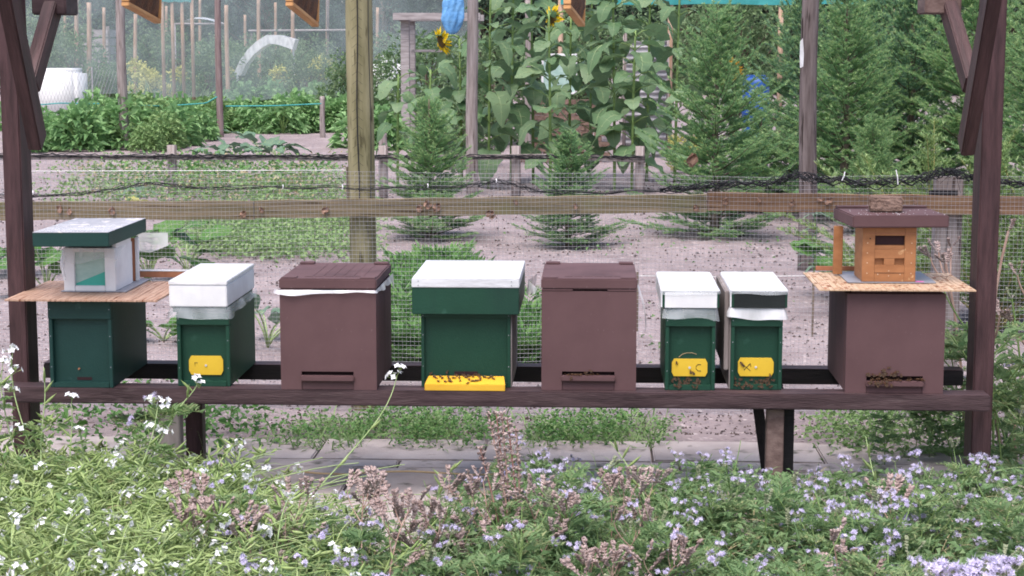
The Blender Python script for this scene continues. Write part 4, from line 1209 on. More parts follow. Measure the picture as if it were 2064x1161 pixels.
# ------------------------------------------------------------------ background garden
def stake(u, vt, vf, wpx, mat, Y=None, label='', group='stakes', lean=0.0, name='garden_stake', sides=10, cat='stake', square=False, knots=True):
    g = px(u, vf, Z=0.0) if Y is None else px(u, 300, Y=Y)
    Y = g[1]
    top = px(u + lean, vt, Y=Y); w = wpx * Y / FPX
    n = 14; t = np.linspace(0, 1, n)
    x0 = px(u, 150, Y=Y)[0] if Y is not None else g[0]
    pts = np.stack([(top[0] - x0) * t + w * .05 * np.sin(t * 7 + u), 0 * t, -0.1 + (top[2] + 0.1) * t], 1)
    mb = MB()
    mb.tube(pts, w / 2 * (1.08 - .16 * t) * (1 + RNG.normal(0, .012, n)), 4 if square else sides)
    o = mb.obj(name, mat, None, smooth=not square, loc=(x0, Y, 0))
    return tag(o, label, cat, group)
# tall posts standing between fence and plots
stake(246, -60, 299, 19, 'grey_post', None, 'tall grey weathered pole standing in the leafy vegetable rows', None, lean=-6, name='tall_pole', cat='pole')
stake(441, -60, 0, 13, 'pole_brown', 29.5, 'thin reddish brown pole behind the bean rows with board against it', None, lean=-4, name='tall_pole', cat='pole')
stake(951, -60, 0, 24, 'grey_post', 17.75, 'tall grey split pole with a blue bag beside the sunflowers', None, lean=1, name='tall_pole', cat='pole')
stake(1634, -60, 545, 36, 'dark_grey_post', None, 'dark weathered round pole standing among the spruces', None, lean=0, name='tall_pole', cat='pole')
# pine stakes further back
for u, vt, Y, w, ln in ((40, -10, 40, 10, 1), (153, -10, 40, 9, 0), (178, 5, 38, 10, 1), (270, 28, 37, 8, 3), (458, 10, 36, 9, -2), (521, -10, 41, 8, 0), (590, 20, 38, 8, 0), (209, 15, 43, 7, 0), (700, 20, 41, 7, 0), (95, 8, 46, 6, 0), (130, 20, 47, 6, 1), (335, 12, 47, 6, 0), (402, -10, 48, 6, 1), (495, 30, 46, 6, -1), (555, 5, 48, 6, 0), (660, -5, 46, 7, 0), (760, 15, 44, 7, 1)):
    stake(u, vt, 0, w, 'pine_stake', Y, 'rough pale pine stake in the hazy plots behind the pale netting', 'pine stakes in the far plots', lean=ln)
for u, vt, vf, w, lab in ((413, 182, 238, 9, 'short round peg holding a teal line beside the reddish pole'), (649, 194, 277, 11, 'short grey post at the corner of the bare soil patch'), (1240, 318, 385, 5, 'thin green stake in the soil below the sunflowers'), (1038, 322, 392, 5, 'thin green stake in the soil beside the small spruce'), (772, 268, 320, 18, 'low square post beside the mossy fence post'), (1065, 0, 330, 14, 'grey stake half hidden among the sunflower leaves')):
    stake(u, vt, vf, w, 'grey_post' if w > 8 else 'stem_green', None, lab, None, name='short_post', cat='post')
b = stake(446, 196, 232, 12, 'red_board', None, 'reddish board leaning against the thin pole in the beans', None, lean=6, name='leaning_board', cat='board', square=True)
# low rail fence with square wire at 18 m
lf = thing('low_fence', 'low weathered rail fence with square wire and black netting behind the weeds', 'fence', (0, 17.6, 0))
for (u0, v0, u1, v1) in ((-80, 316, 330, 316), (332, 316, 702, 318), (704, 318, 1130, 314), (1132, 314, 1300, 322)):
    a, b = px(u0, v0, Y=17.6), px(u1, v1, Y=17.6)
    ang = math.atan2(b[2] - a[2], b[0] - a[0])
    o = MB().box(0, np.hypot(b[0] - a[0], b[2] - a[2]), -.02, .02, -.03, .02).obj('rail', 'weathered_side', lf, bevel=.004)
    o.location = (a[0], 0, a[2]); o.rotation_euler = (0, -ang, 0)
for u in (-40, 346, 772, 1040, 1290):
    p = px(u, 330, Y=17.65); o = MB().tube([(0, .075, -.1), (0, .075, .50)], [.05, .048], 10).obj('post', 'grey_post', lf, smooth=True); o.location.x = p[0]
wm = MB()
xa_, xb_ = px(-80, 330, Y=17.6)[0], px(1300, 330, Y=17.6)[0]
for z in np.arange(.02, .36, .042):
    wm.tube([(xa_, -.022, z), (xb_, -.022, z + .003)], .0013, 3, cap=False)
for x in np.arange(xa_, xb_, .042):
    wm.tube([(x, -.022, 0), (x, -.022, .37)], .0011, 3, cap=False)
o = wm.obj('square_wire', 'wire', lf); o['kind'] = 'stuff'
nb = MB()
for s in range(5):
    xs = np.linspace(xa_, xb_, 160)
    zz = .395 + .012 * np.sin(xs * 2.1 + s) + .010 * np.sin(xs * 5.7 + 2 * s) + RNG.normal(0, .005, 160)
    nb.tube(np.stack([xs, np.full(160, -.03) + RNG.normal(0, .006, 160), zz], 1), .0042, 4)
nb.obj('net_bundle', 'black_net', lf)
for v, uA, uB in ((345, 40, 700),):
    a, b = px(uA, v, Y=15.2), px(uB, v - 2, Y=15.2)
    so = MB().tube([a, b], .0032, 5).obj('garden_string', 'white_string')
    for p in (a, b): MB().tube([[p[0], p[1], -.05], [p[0], p[1], p[2] + .03]], .012, 6).obj('peg', 'bark', so)
    tag(so, 'white garden string stretched above the weeds before the low fence', 'string')

# pale fine netting hung between the poles (this is what veils the far plots)
def net_sheet(label, u0, u1, Y0, Y1, v_bot, z_top, mat, name='crop_netting'):
    a, b = px(u0, v_bot, Y=Y0), px(u1, v_bot, Y=Y1)
    n, m = 70, 12
    V = []
    for j in range(m):
        for i in range(n):
            t = i / (n - 1); s = j / (m - 1)
            p = a + (b - a) * t
            sag = .05 * math.sin(t * 34) * (1 - s) + .10 * math.sin(t * 9)
            V.append((p[0], p[1] + .12 * math.sin(t * 22 + s * 3), p[2] + (z_top - p[2] - .25 * abs(math.sin(t * 6.3))) * s + (sag * .5 if j == 0 else 0)))
    i = (np.arange(m - 1)[:, None] * n + np.arange(n - 1)[None]).ravel()
    F = np.stack([i, i + 1, i + n + 1, i + n], 1)
    o = MB().addq(np.array(V), F).obj(name, mat, smooth=True)
    return tag(o, label, 'netting')
net_sheet('pale fine crop netting hanging between the poles before the far plots', 20, 948, 33.0, 33.0, 196, 3.6, 'fine_net')
# teal lines along the bottom of the netting
for (pts, lab) in (([(70, 212), (120, 208), (200, 209)], 'teal cord at the foot of the netting beside the white tank'),
                   ([(255, 211), (330, 214), (415, 208), (438, 195)], 'teal cord tied between the short peg and the reddish pole'),
                   ([(455, 214), (560, 213), (648, 209)], 'teal cord running to the short grey post above the beans')):
    P = np.array([px(u, v, Y=27.5) for u, v in pts])
    t = np.linspace(0, len(P) - 1, 24)
    Q = np.stack([np.interp(t, np.arange(len(P)), P[:, k]) for k in range(3)], 1)
    s = MB().tube(Q, .011, 6)
    tag(s.obj('teal_cord', 'teal_net', smooth=True), lab, 'cord')
# teal netting roll along the top right, on stakes
def teal_cover(u0, u1, v, Y, label):
    a, b = px(u0, v, Y=Y), px(u1, v, Y=Y)
    n = 50; V = []
    rows = 5
    for j in range(rows):
        for i in range(n):
            t = i / (n - 1); p = a + (b - a) * t
            V.append((p[0], p[1] + .02 * math.sin(t * 40 + j), p[2] + j * .16 + .008 * math.sin(t * 17)))
    i = (np.arange(rows - 1)[:, None] * n + np.arange(n - 1)[None]).ravel()
    F = np.stack([i, i + 1, i + n + 1, i + n], 1)
    th = thing('netting_screen', label, 'netting', (0, 0, 0))
    MB().addq(np.array(V), F).obj('net', 'teal_net', th, smooth=True)
    for k in range(4):
        p = a + (b - a) * (k / 3)
        MB().tube([(p[0], p[1] + .06, -.1), (p[0], p[1] + .06, p[2] + .7)], .035, 8).obj('stake', 'pine_stake', th, smooth=True)
teal_cover(1130, 1800, 9, 24, 'teal netting screen strung on stakes above the spruces')
teal_cover(325, 385, 4, 34, 'small teal net swag in the far plots above the stakes')
# white tank, left
def rbox(name, w, d, h, mat, parent, bev, loc=(0, 0, 0)):
    bm = bmesh.new(); bmesh.ops.create_cube(bm, size=1)
    bmesh.ops.scale(bm, vec=(w, d, h), verts=bm.verts)
    bmesh.ops.translate(bm, vec=(0, d / 2, h / 2), verts=bm.verts)
    bmesh.ops.bevel(bm, geom=list(bm.edges), offset=bev, segments=4, affect='EDGES')
    me = bpy.data.meshes.new(name); bm.to_mesh(me); bm.free()
    me.materials.append(MATS[mat])
    for p in me.polygons: p.use_smooth = True
    return inst(me, name, parent, loc)
p = px(108, 205, Y=31.0)
tk = thing('water_tank', 'white rounded plastic water tank behind the leafy rows', 'tank', (p[0], 31, 0))
rbox('tank_body', 95 * 31 / FPX, .8, px(108, 138, Y=31)[2] - .06, 'white_tank', tk, .09, (0, 0, .06))
bx('pallet', (-.42, .42, .02, .78, 0, .06), 'grey_board', tk)
wq = MB()
for k in range(-14, 15):
    x = k * .06
    wq.tube([(x, -.03, .1), (x + .35, -.03, 1.1)], .003, 3, cap=False); wq.tube([(x, -.03, .1), (x - .35, -.03, 1.1)], .003, 3, cap=False)
wq.box(-.75, -.73, -.045, -.025, 0, 1.15).box(.73, .75, -.045, -.025, 0, 1.15)
tag(wq.obj('chain_wire', 'wire', None, loc=(p[0], 30.9, 0)), 'diamond chain wire panel in front of the white water tank', 'wire panel')
p = px(780, 145, Y=34)
bag2 = rbox('white_bin', 64 * 34 / FPX, .7, px(780, 112, Y=34)[2], 'white_tank', None, .16, (p[0], 34, 0))
tag(bag2, 'white rounded bin beyond the mossy post under the timber trestle', 'bin')
# slatted compost bin far left
p = px(190, 118, Y=44)
cb = thing('compost_bin', 'stacked grey board compost bin behind the pine stakes', 'compost bin', (p[0], 44, 0))
zt_ = px(190, 57, Y=44)[2]
nb_ = 9
for k in range(nb_):
    z = .05 + k * (zt_ - .05) / nb_
    bx('board', (-.36, .36, 0, .05, z, z + (zt_ - .05) / nb_ - .035), 'grey_board', cb, .006)
for x in (-.34, .34):
    bx('corner_post', (x - .04, x + .04, .055, .14, 0, zt_ + .05), 'grey_post', cb, .006)
    for k in range(nb_):
        z = .05 + k * (zt_ - .05) / nb_
        bx('board', (x - .025, x + .025, .145, .9, z, z + (zt_ - .05) / nb_ - .035), 'grey_board', cb, .006)
# collapsed white cloche arch
A = [(478, 150), (490, 125), (505, 105), (522, 90), (540, 79), (560, 80), (580, 86), (592, 90)]
P = np.array([px(u, v, Y=37) for u, v in A])
V = []; n = len(P)
for k, (w, dy) in enumerate(((-.05, 0), (-.05, .5), (.05, .5), (.05, 0))):
    pass
nrm = np.gradient(P, axis=0); nrm = unit(np.stack([-nrm[:, 2], 0 * nrm[:, 0], nrm[:, 0]], 1))
th_ = np.linspace(.07, .11, n)[:, None]
rows = [P - nrm * th_, P + nrm * th_, P + nrm * th_ + [0, .5, 0], P - nrm * th_ + [0, .5, 0]]
V = np.concatenate(rows); F = []
for k in range(4):
    for i in range(n - 1):
        F.append((k * n + i, k * n + i + 1, ((k + 1) % 4) * n + i + 1, ((k + 1) % 4) * n + i))
F += [(0, n, 2 * n, 3 * n), (n - 1, 4 * n - 1, 3 * n - 1, 2 * n - 1)]
cl_ = MB().add(V, F)
g0 = px(590, 90, Y=37.2)
cl_.tube([(g0[0], 37.25, -.05), (g0[0], 37.25, g0[2])], .03, 6)
g1 = px(478, 150, Y=37)
cl_.tube([(g1[0], 37.1, -.05), g1], .03, 6)
tag(cl_.obj('cloche_arch', 'milky_film', smooth=False), 'bent white plastic cloche arch half collapsed on the far plot', 'cloche')
# thin metal cage frame with a domed net
p = px(398, 70, Y=42)
cg = thing('cage_frame', 'thin grey metal cage with domed top on the far plot', 'frame', (p[0], 42, 0))
w_ = 46 * 42 / FPX
zc = px(398, 48, Y=42)[2]
for x in (-w_, w_):
    for y in (0, .9):
        MB().tube([(x, y, -.05), (x, y, zc)], .025, 6).obj('upright', 'grey_board', cg, smooth=True)
tb = MB()
for y in (0, .9): tb.tube([(-w_, y, zc), (w_, y, zc)], .025, 6)
for x in (-w_, w_): tb.tube([(x, 0, zc), (x, .9, zc)], .025, 6)
tb.obj('top_frame', 'grey_board', cg, smooth=True)
tt = np.linspace(-1, 1, 14)
V = np.concatenate([np.stack([tt * w_ * .85, np.full(14, y), zc + .03 + .13 * (1 - tt ** 2) * k], 1) for y, k in ((.0, .7), (.3, 1), (.6, 1), (.9, .7))])
i = (np.arange(3)[:, None] * 14 + np.arange(13)[None]).ravel()
MB().addq(V, np.stack([i, i + 1, i + 15, i + 14], 1)).obj('dome_net', 'milky_film', cg, smooth=True)
# pole frame with a horizontal bar
pf = thing('pole_frame', 'grey pole frame with one horizontal bar beyond the cloche', 'frame', (px(600, 62, Y=45)[0], 45, 0))
zf = px(600, 62, Y=45)[2]
MB().tube([(-1.25, 0, zf), (1.9, 0, zf + .02)], .03, 6).obj('crossbar', 'grey_board', pf, smooth=True)
for x in (-1.2, -.1, .75, 1.3, 1.8):
    MB().tube([(x, .05, -.1), (x + .01, .05, zf + (.9 if x > .5 else .03))], .035, 6).obj('upright', 'dark_grey_post', pf, smooth=True)
# timber trestle right of the mossy post
p0, p1 = px(792, 33, Y=27), px(968, 33, Y=27)
tr_ = thing('timber_trestle', 'weathered grey timber trestle with a flat top beam behind the sunflowers', 'trestle', (p0[0], 27, 0))
Lt = p1[0] - p0[0]; zt2 = px(792, 26, Y=27)[2]
bx('top_beam', (0, Lt, -.03, .10, zt2 - .11, zt2), 'grey_board', tr_, .006)
bx('top_beam', (.03, Lt, .9, 1.0, zt2 - .11, zt2 - .01), 'grey_board', tr_, .006)
for x in (.10, Lt - .2):
    for y in (-.01, .88):
        bx('leg', (x, x + .13, y + .13, y + .24, -.05, zt2 - .02), 'grey_board', tr_, .006)
bx('end_beam', (.07, .16, .105, .895, zt2 - .12, zt2 - .02), 'grey_board', tr_, .006)
bx('shelf', (.25, Lt, .3, .8, px(880, 100, Y=27)[2] - .04, px(880, 100, Y=27)[2]), 'grey_board', tr_, .006)
# blue bag on the tall pole
bm = bmesh.new(); bmesh.ops.create_icosphere(bm, subdivisions=4, radius=1)
rg = random.Random(5)
ph = [rg.uniform(0, 6) for _ in range(8)]
for v in bm.verts:
    c = v.co
    a = math.atan2(c.y, c.x)
    f = 1 + .16 * math.sin(a * 5 + c.z * 2 + ph[0]) + .10 * math.sin(a * 9 - c.z * 5 + ph[1]) + .08 * math.sin(c.z * 9 + ph[2])
    w = .62 + .35 * (c.z * -.5 + .5) ** .6
    if c.z > .5: w *= 1 - (c.z - .5) * 1.0
    v.co = Vector((c.x * f * w * .115, c.y * f * w * .06, c.z * .24))
bmd = bpy.data.meshes.new('bag'); bm.to_mesh(bmd); bm.free(); bmd.materials.append(MATS['blue_bag'])
for q in bmd.polygons: q.use_smooth = True
pb = px(914, 20, Y=17.5)
o = inst(bmd, 'plastic_bag', None, pb, (0, R(6), 0)); tag(o, 'crumpled light blue plastic bag hanging beside the grey pole', 'bag')
pq = px(946, -14, Y=17.65)
MB().tube([(0, 0, .22), tuple(Vector(pq) - o.location)], .006, 5).obj('bag_string', 'blue_bag', o)
# cold frame with white window, bricks under it
pcf = px(1128, 330, Y=23)
cf = thing('cold_frame', 'white framed small window leaning on a pile of bricks behind the sunflowers', 'cold frame', (pcf[0], 23, 0))
za, zb_ = px(1128, 190, Y=23)[2], px(1128, 108, Y=23)[2]
for (x0, x1, z0, z1) in ((-.24, -.21, za, zb_), (.19, .22, za, zb_), (-.209, .189, za, za + .03), (-.209, .189, zb_ - .03, zb_)):
    bx('window_frame', (x0, x1, 0, .03, z0, z1), 'white_paint', cf, .002)
MB().add([(-.21, .015, za + .03), (.19, .015, za + .03), (.19, .015, zb_ - .03), (-.21, .015, zb_ - .03)], [(0, 1, 2, 3)]).obj('pane', 'pale_mint', cf)
row = 0; z = .0
while z < za - .07:
    off = .0 if row % 2 else .11
    for k in range(-2, 3):
        bx('brick', (k * .22 - off + .002, k * .22 - off + .212, random.uniform(-.02, .01), .10, z, z + .062), 'brick', cf, .004)
    z += .068; row += 1
# corrugated sheets
pcs = px(1310, 200, Y=24)
cs = thing('corrugated_sheet', 'grey corrugated metal sheets standing behind the sunflower leaves', 'sheet', (pcs[0], 24, 0))
zt3, zb3 = px(1310, 82, Y=24)[2], px(1310, 152, Y=24)[2]
zz = np.linspace(.0, zt3, 90)
yy = .018 * np.sin(zz * 2 * math.pi / .075)
V = np.concatenate([np.stack([np.full(90, x), yy + o_, zz], 1) for x, o_ in ((-.32, 0), (.22, 0), (.22, .004), (-.32, .004))])
i = np.arange(89); F = np.concatenate([np.stack([i + k * 90, i + 1 + k * 90, i + 1 + ((k + 1) % 4) * 90, i + ((k + 1) % 4) * 90], 1) for k in range(4)])
MB().addq(V, F).obj('sheet', 'corrugated', cs, smooth=True)
for x in (-.34, .24): MB().tube([(x, .05, -.1), (x, .05, zt3 + .1)], .03, 6).obj('upright', 'grey_post', cs, smooth=True)
# blue barrel
pbb = px(1526, 230, Y=20.5)
bb = thing('barrel', 'blue plastic barrel half hidden behind the spruces', 'barrel', (pbb[0], 20.5, 0))
zt4 = px(1526, 157, Y=20.5)[2]; rb_ = 27 * 20.5 / FPX
prof = [(0.9, 0), (1, .06), (1, .30), (1.04, .32), (1.04, .36), (1, .38), (1, .62), (1.04, .64), (1.04, .68), (1, .70), (1, .94), (.92, 1.0), (.7, 1.0)]
MB().tube([(0, .2, z * zt4) for r, z in prof], [r * rb_ for r, z in prof], 20).obj('drum', 'blue_barrel', bb, smooth=True)
MB().tube([(0, .2, zt4), (0, .2, zt4 + .03)], rb_ * .72, 18).obj('lid', 'blue_barrel', bb)
# tag of white film on the dark pole
pt_ = px(1616, 115, Y=11.55)
V = [(-.012, 0, .10), (.004, -.004, .12), (.014, 0, .02), (.010, -.006, -.06), (-.010, -.002, -.07), (-.014, -.008, 0)]
o = MB().add(V, [(0, 1, 2, 5), (5, 2, 3, 4)]).obj('film_scrap', 'milky_film', None, loc=pt_); tag(o, 'torn scrap of white film snagged on the dark round pole', 'scrap')
# ------------------------------------------------------------------ trees and shrubs of the background
def needles(A, B, per_m, ln, wd, mb, mi=0, spread=1.0):
    """needle triangles along segments A->B"""
    A = np.asarray(A); B = np.asarray(B)
    L = np.linalg.norm(B - A, axis=1)
    k = np.maximum(2, (L * per_m).astype(int))
    idx = np.repeat(np.arange(len(A)), k)
    n = len(idx)
    t = RNG.random(n)
    T = unit(B - A)[idx]
    P = A[idx] + (B - A)[idx] * t[:, None]
    Rn = RNG.normal(0, 1, (n, 3)); Rn -= T * (Rn * T).sum(1)[:, None]; Rn = unit(Rn)
    Rn[:, 2] = np.abs(Rn[:, 2]) * .6 + Rn[:, 2] * .4
    D = unit(T * RNG.uniform(.45, 1.0, n)[:, None] + Rn * spread)
    S_ = unit(np.cross(D, RNG.normal(0, 1, (n, 3))))
    l = ln * RNG.uniform(.7, 1.2, n)
    V = np.stack([P - S_ * wd / 2, P + S_ * wd / 2, P + D * l[:, None]], 1).reshape(-1, 3)
    F = np.arange(3 * n).reshape(n, 3)
    tip = t > RNG.uniform(.55, .95, n)
    V3 = V.reshape(n, 3, 3)
    for sel, m_ in ((~tip, mi), (tip, mi + 1)):
        k = int(sel.sum())
        if k: mb.addq(V3[sel].reshape(-1, 3), np.arange(3 * k).reshape(k, 3), m_)
def spruce_mesh(h, Rb, gap, nb, tw_gap, per_m, ln, wd, seed, lowgap=.05, upward=1.0, dens=1.0):
    rg = np.random.default_rng(seed)
    wood = MB(); leaf = MB()
    zz = np.linspace(0, h, 12)
    wood.tube(np.stack([.01 * np.sin(zz * 4), .01 * np.cos(zz * 3), zz], 1), np.linspace(.028 * h / 1.2, .004, 12), 8)
    A = []; B = []
    z = lowgap
    while z < h * .97:
        f = z / h
        for k in range(nb if f < .8 else max(4, nb - 2)):
            zz_ = z + rg.uniform(-.35, .35) * gap
            L = Rb * (1 - f) ** .72 * rg.uniform(.55, 1.15) + .04 * h
            az = 2 * math.pi * (k + rg.uniform(-.3, .3)) / nb + z * 5
            el = R(8 + 44 * f ** 1.1 * upward + rg.uniform(-8, 8))
            d = np.array([math.cos(az) * math.cos(el), math.sin(az) * math.cos(el), math.sin(el)])
            p0 = np.array([0, 0, zz_]); p2 = p0 + d * L + np.array([0, 0, .10 * L])
            p1 = p0 + d * L * .5 - np.array([0, 0, .03 * L])
            path = bez(p0, p1, p2, 7)
            wood.tube(path, np.linspace(.0055 * (L / .4) ** .7, .0015, 7), 4, cap=False)
            A += list(path[1:-1]); B += list(path[2:])
            side = np.cross(d, [0, 0, 1.0]); side /= np.linalg.norm(side)
            s = .18 * L; sg = 1
            while s < L * .97:
                t = s / L
                base = (1 - t) ** 2 * p0 + 2 * t * (1 - t) * p1 + t * t * p2
                tl = (.42 * (L - s) + .03) * rg.uniform(.7, 1.15)
                td = d * .72 + side * sg * rg.uniform(.55, .8) + np.array([0, 0, rg.uniform(-.12, .22)])
                td /= np.linalg.norm(td)
                e = base + td * tl + [0, 0, .05 * tl]
                A.append(base); B.append(e)
                if tl > .11:
                    for q in np.arange(.35, .9, .055 / tl * 1.1):
                        for s2 in (1, -1):
                            b2 = base + (e - base) * q
                            d2 = td * .75 + np.cross(td, [0, 0, 1.0]) * s2 * .65 + np.array([0, 0, rg.uniform(-.1, .2)])
                            A.append(b2); B.append(b2 + d2 * tl * (1 - q) * .55 * rg.uniform(.7, 1.2))
                s += tw_gap * rg.uniform(.7, 1.3); sg = -sg
        z += gap * (1 - .35 * f)
    A.append(np.array([0, 0, h * .86])); B.append(np.array([0, 0, h * 1.02]))
    needles(np.array(A), np.array(B), per_m * dens, ln, wd, leaf)
    print('needles', leaf.n // 3)
    return wood.mesh('trunk', 'bark', True), leaf, (np.array(A), np.array(B))
def tree(name, label, cat, meshes, loc, rz=0, sc=1.0, group=None):
    t = thing(name, label, cat, loc, rz, group)
    inst(meshes[0], 'trunk', t, sc=sc); inst(meshes[1], 'crown', t, sc=sc)
    return t
w, l, _ = spruce_mesh(1.2, .52, .092, 9, .032, 640, .023, .0052, 1, lowgap=.03)
SP_S = (w, l.mesh('crown', ['needle', 'needle_tip']))
w, l, _ = spruce_mesh(2.4, 1.05, .175, 9, .070, 410, .035, .0078, 2, lowgap=.05)
SP_L = (w, l.mesh('crown', ['needle', 'needle_tip']))
w, l, _ = spruce_mesh(2.4, 1.0, .19, 9, .078, 380, .037, .0082, 3, lowgap=.05, upward=1.35)
SP_M = (w, l.mesh('crown', ['needle_dark', 'needle_tip']))
def at_ground(u, v):
    p = px(u, v, Z=0); return (p[0], p[1], 0)
def htop(u, v, Y): return px(u, v, Y=Y)[2]
p = at_ground(868, 482); tree('spruce_tree', 'knee-high young spruce with long pale leader beside the mossy post', 'tree', SP_S, p, .4, (htop(868, 172, p[1]) / 1.22, htop(868, 172, p[1]) / 1.22, htop(868, 195, p[1]) / 1.22))
p = at_ground(1147, 496); tree('spruce_tree', 'smallest young spruce standing alone on bare soil below the sunflowers', 'tree', SP_S, p, 2.1, (htop(1147, 225, p[1]) / 1.22, htop(1147, 225, p[1]) / 1.22, htop(1147, 262, p[1]) / 1.22))
for i, (u, v, vt, ms, rz, lab) in enumerate((
        (1440, 478, 5, SP_L, .3, 'tall spruce with candelabra leader beside the dark round pole, dead leaf before it'),
        (1590, 425, 215, SP_M, 1.0, 'low dark spruce behind the dark round pole near the blue barrel'),
        (1700, 440, -40, SP_L, 2.2, 'broad spruce with long upright shoots just beyond the dark pole'),
        (1830, 425, -90, SP_M, 3.1, 'dark blue green spruce in the thicket behind the brick-topped hive'),
        (1960, 440, -120, SP_L, 4.0, 'tall green spruce rising behind the strutted post by the brick-topped hive'),
        (2100, 470, -80, SP_L, 5.2, 'spruce at the edge of the thicket beyond the strutted post'),
        (1620, 380, -90, SP_M, .7, 'dark spruce deep in the thicket behind the dark round pole'),
        (1780, 360, -160, SP_M, 1.7, 'rearmost dark spruce in the thicket'))):
    p = at_ground(u, v); s = htop(u, vt, p[1]) / 2.44
    tree('spruce_tree', lab, 'tree', ms, p, rz, s)
p = at_ground(1530, 428); tree('spruce_tree', 'low young spruce hiding the foot of the blue barrel', 'tree', SP_S, p, 1.2, htop(1530, 222, p[1]) / 1.22)
p = at_ground(1755, 470); tree('spruce_tree', 'low spreading spruce between the dark pole and the grey fence post', 'tree', SP_S, p, 2.8, htop(1755, 255, p[1]) / 1.1)
# low yew-like shrub with long yellow-green sprays, right, just behind the fence
def yew_mesh(seed, h, spread, n):
    rg = np.random.default_rng(seed); wood = MB(); leaf = MB(); A = []; B = []
    for k in range(n):
        az = rg.uniform(0, 6.28); el = R(rg.uniform(15, 80)); L = h * rg.uniform(.55, 1.1)
        d = np.array([math.cos(az) * math.cos(el) * spread, math.sin(az) * math.cos(el) * spread, math.sin(el)])
        p2 = d * L; p1 = p2 * .5 + [0, 0, .12 * L]
        path = bez([0, 0, .0], p1, p2, 9)
        wood.tube(path, np.linspace(.008, .0016, 9), 4, cap=False)
        A += list(path[2:-1]); B += list(path[3:])
        dn = unit(p2[None])[0]; sd = unit(np.cross(dn, [0, 0, 1.0])[None])[0]
        for t in np.arange(.25, .98, .05):
            b = (1 - t) ** 2 * np.zeros(3) + 2 * t * (1 - t) * p1 + t * t * p2
            for s in (1, -1):
                e = b + (dn * .7 + sd * s * .7 + np.array([0, 0, rg.uniform(-.2, .3)])) * L * .30 * (1.1 - t) * rg.uniform(.5, 1.2)
                A.append(b); B.append(e)
    needles(np.array(A), np.array(B), 420, .026, .0054, leaf)
    return wood.mesh('stems', 'shoot', True), leaf.mesh('sprays', ['needle_yellow', 'needle_tip'])
YW = [yew_mesh(5, 1.05, .9, 34), yew_mesh(6, .9, 1.0, 30)]
for i, (u, Y, s, lab) in enumerate(((1885, 9.6, 1.0, 'yellow green conifer shrub with long sprays behind the grey fence post'), (2010, 9.2, 1.05, 'yellow green conifer shrub just behind the strutted post by the brick-topped hive'), (2130, 9.4, 1.15, 'outermost yellow green conifer shrub along the wire fence'),
                                   (1770, 10.6, .62, 'low yellow green conifer shrub between dark pole and grey fence post'))):
    x = px(u, 500, Y=Y)[0]
    t = thing('conifer_shrub', lab, 'shrub', (x, Y, 0), i * 1.3)
    inst(YW[i % 2][0], 'stems', t, sc=s); inst(YW[i % 2][1], 'sprays', t, sc=s)

# ------------------------------------------------------------------ far hedge trees and bushes (leaf clumps on limbs)
def leafy_crown(seed, w, d, h, n, ls, mat, clumps=26, base=.15):
    rg = np.random.default_rng(seed); wood = MB(); mb = MB()
    C = np.stack([rg.uniform(-.5, .5, clumps) * w, rg.uniform(-.5, .5, clumps) * d, (base + (1 - base) * rg.random(clumps) ** .8) * h], 1)
    rr = rg.uniform(.10, .22, clumps) * min(w, h)
    wood.tube([(0, 0, -.1), (.02, 0, h * .3), (0, .03, h * .6)], [.035 * h ** .8, .028 * h ** .8, .015 * h ** .8], 8)
    for c in C:
        wood.tube(bez((0, 0, h * rg.uniform(.1, .4)), (c[0] * .4, c[1] * .4, c[2] * .8), c, 5), np.linspace(.012 * h ** .8, .004, 5), 4, cap=False)
    ci = rg.integers(0, clumps, n)
    D = rdir(n, -1, 1)
    P = C[ci] + D * (rr[ci] * rg.uniform(.45, 1.05, n))[:, None]
    P[:, 2] = np.maximum(P[:, 2], .03)
    kites(P, D + RNG.normal(0, .6, (n, 3)), ls * RNG.uniform(.7, 1.3, n), ls * .62, mb=mb)
    return wood.mesh('trunk', 'bark', True), mb.mesh('crown', mat)
HG = [leafy_crown(11, 4.6, 2.2, 5.4, 9000, .17, 'hedge_leaf', 60, .03), leafy_crown(12, 4.2, 2.2, 6.0, 9000, .17, 'hedge_leaf', 60, .03), leafy_crown(13, 4.4, 2.4, 5.0, 9000, .16, 'hedge_leaf', 60, .03)]
k = 0
for row, (Y, off) in enumerate(((58, 0), (64, 1.7))):
    for x in np.arange(-30, 24, 3.3):
        t = thing('hedge_tree', 'dark bluish hedge tree closing the view behind the allotments', 'tree', (x + off, Y + random.uniform(-1, 1), 0), random.uniform(-.4, .4), 'far hedge trees')
        m = HG[k % 3]; k += 1
        s = random.uniform(.9, 1.15)
        inst(m[0], 'trunk', t, sc=s); inst(m[1], 'crown', t, sc=s)
BU = [leafy_crown(21, 1.3, 1.0, 1.3, 2600, .075, 'bush_leaf', 26, .05), leafy_crown(22, 1.5, 1.0, 1.9, 3200, .08, 'bush_leaf', 28, .03), leafy_crown(23, 1.2, .9, .9, 2200, .07, 'yellow_leaf', 20, .1)]
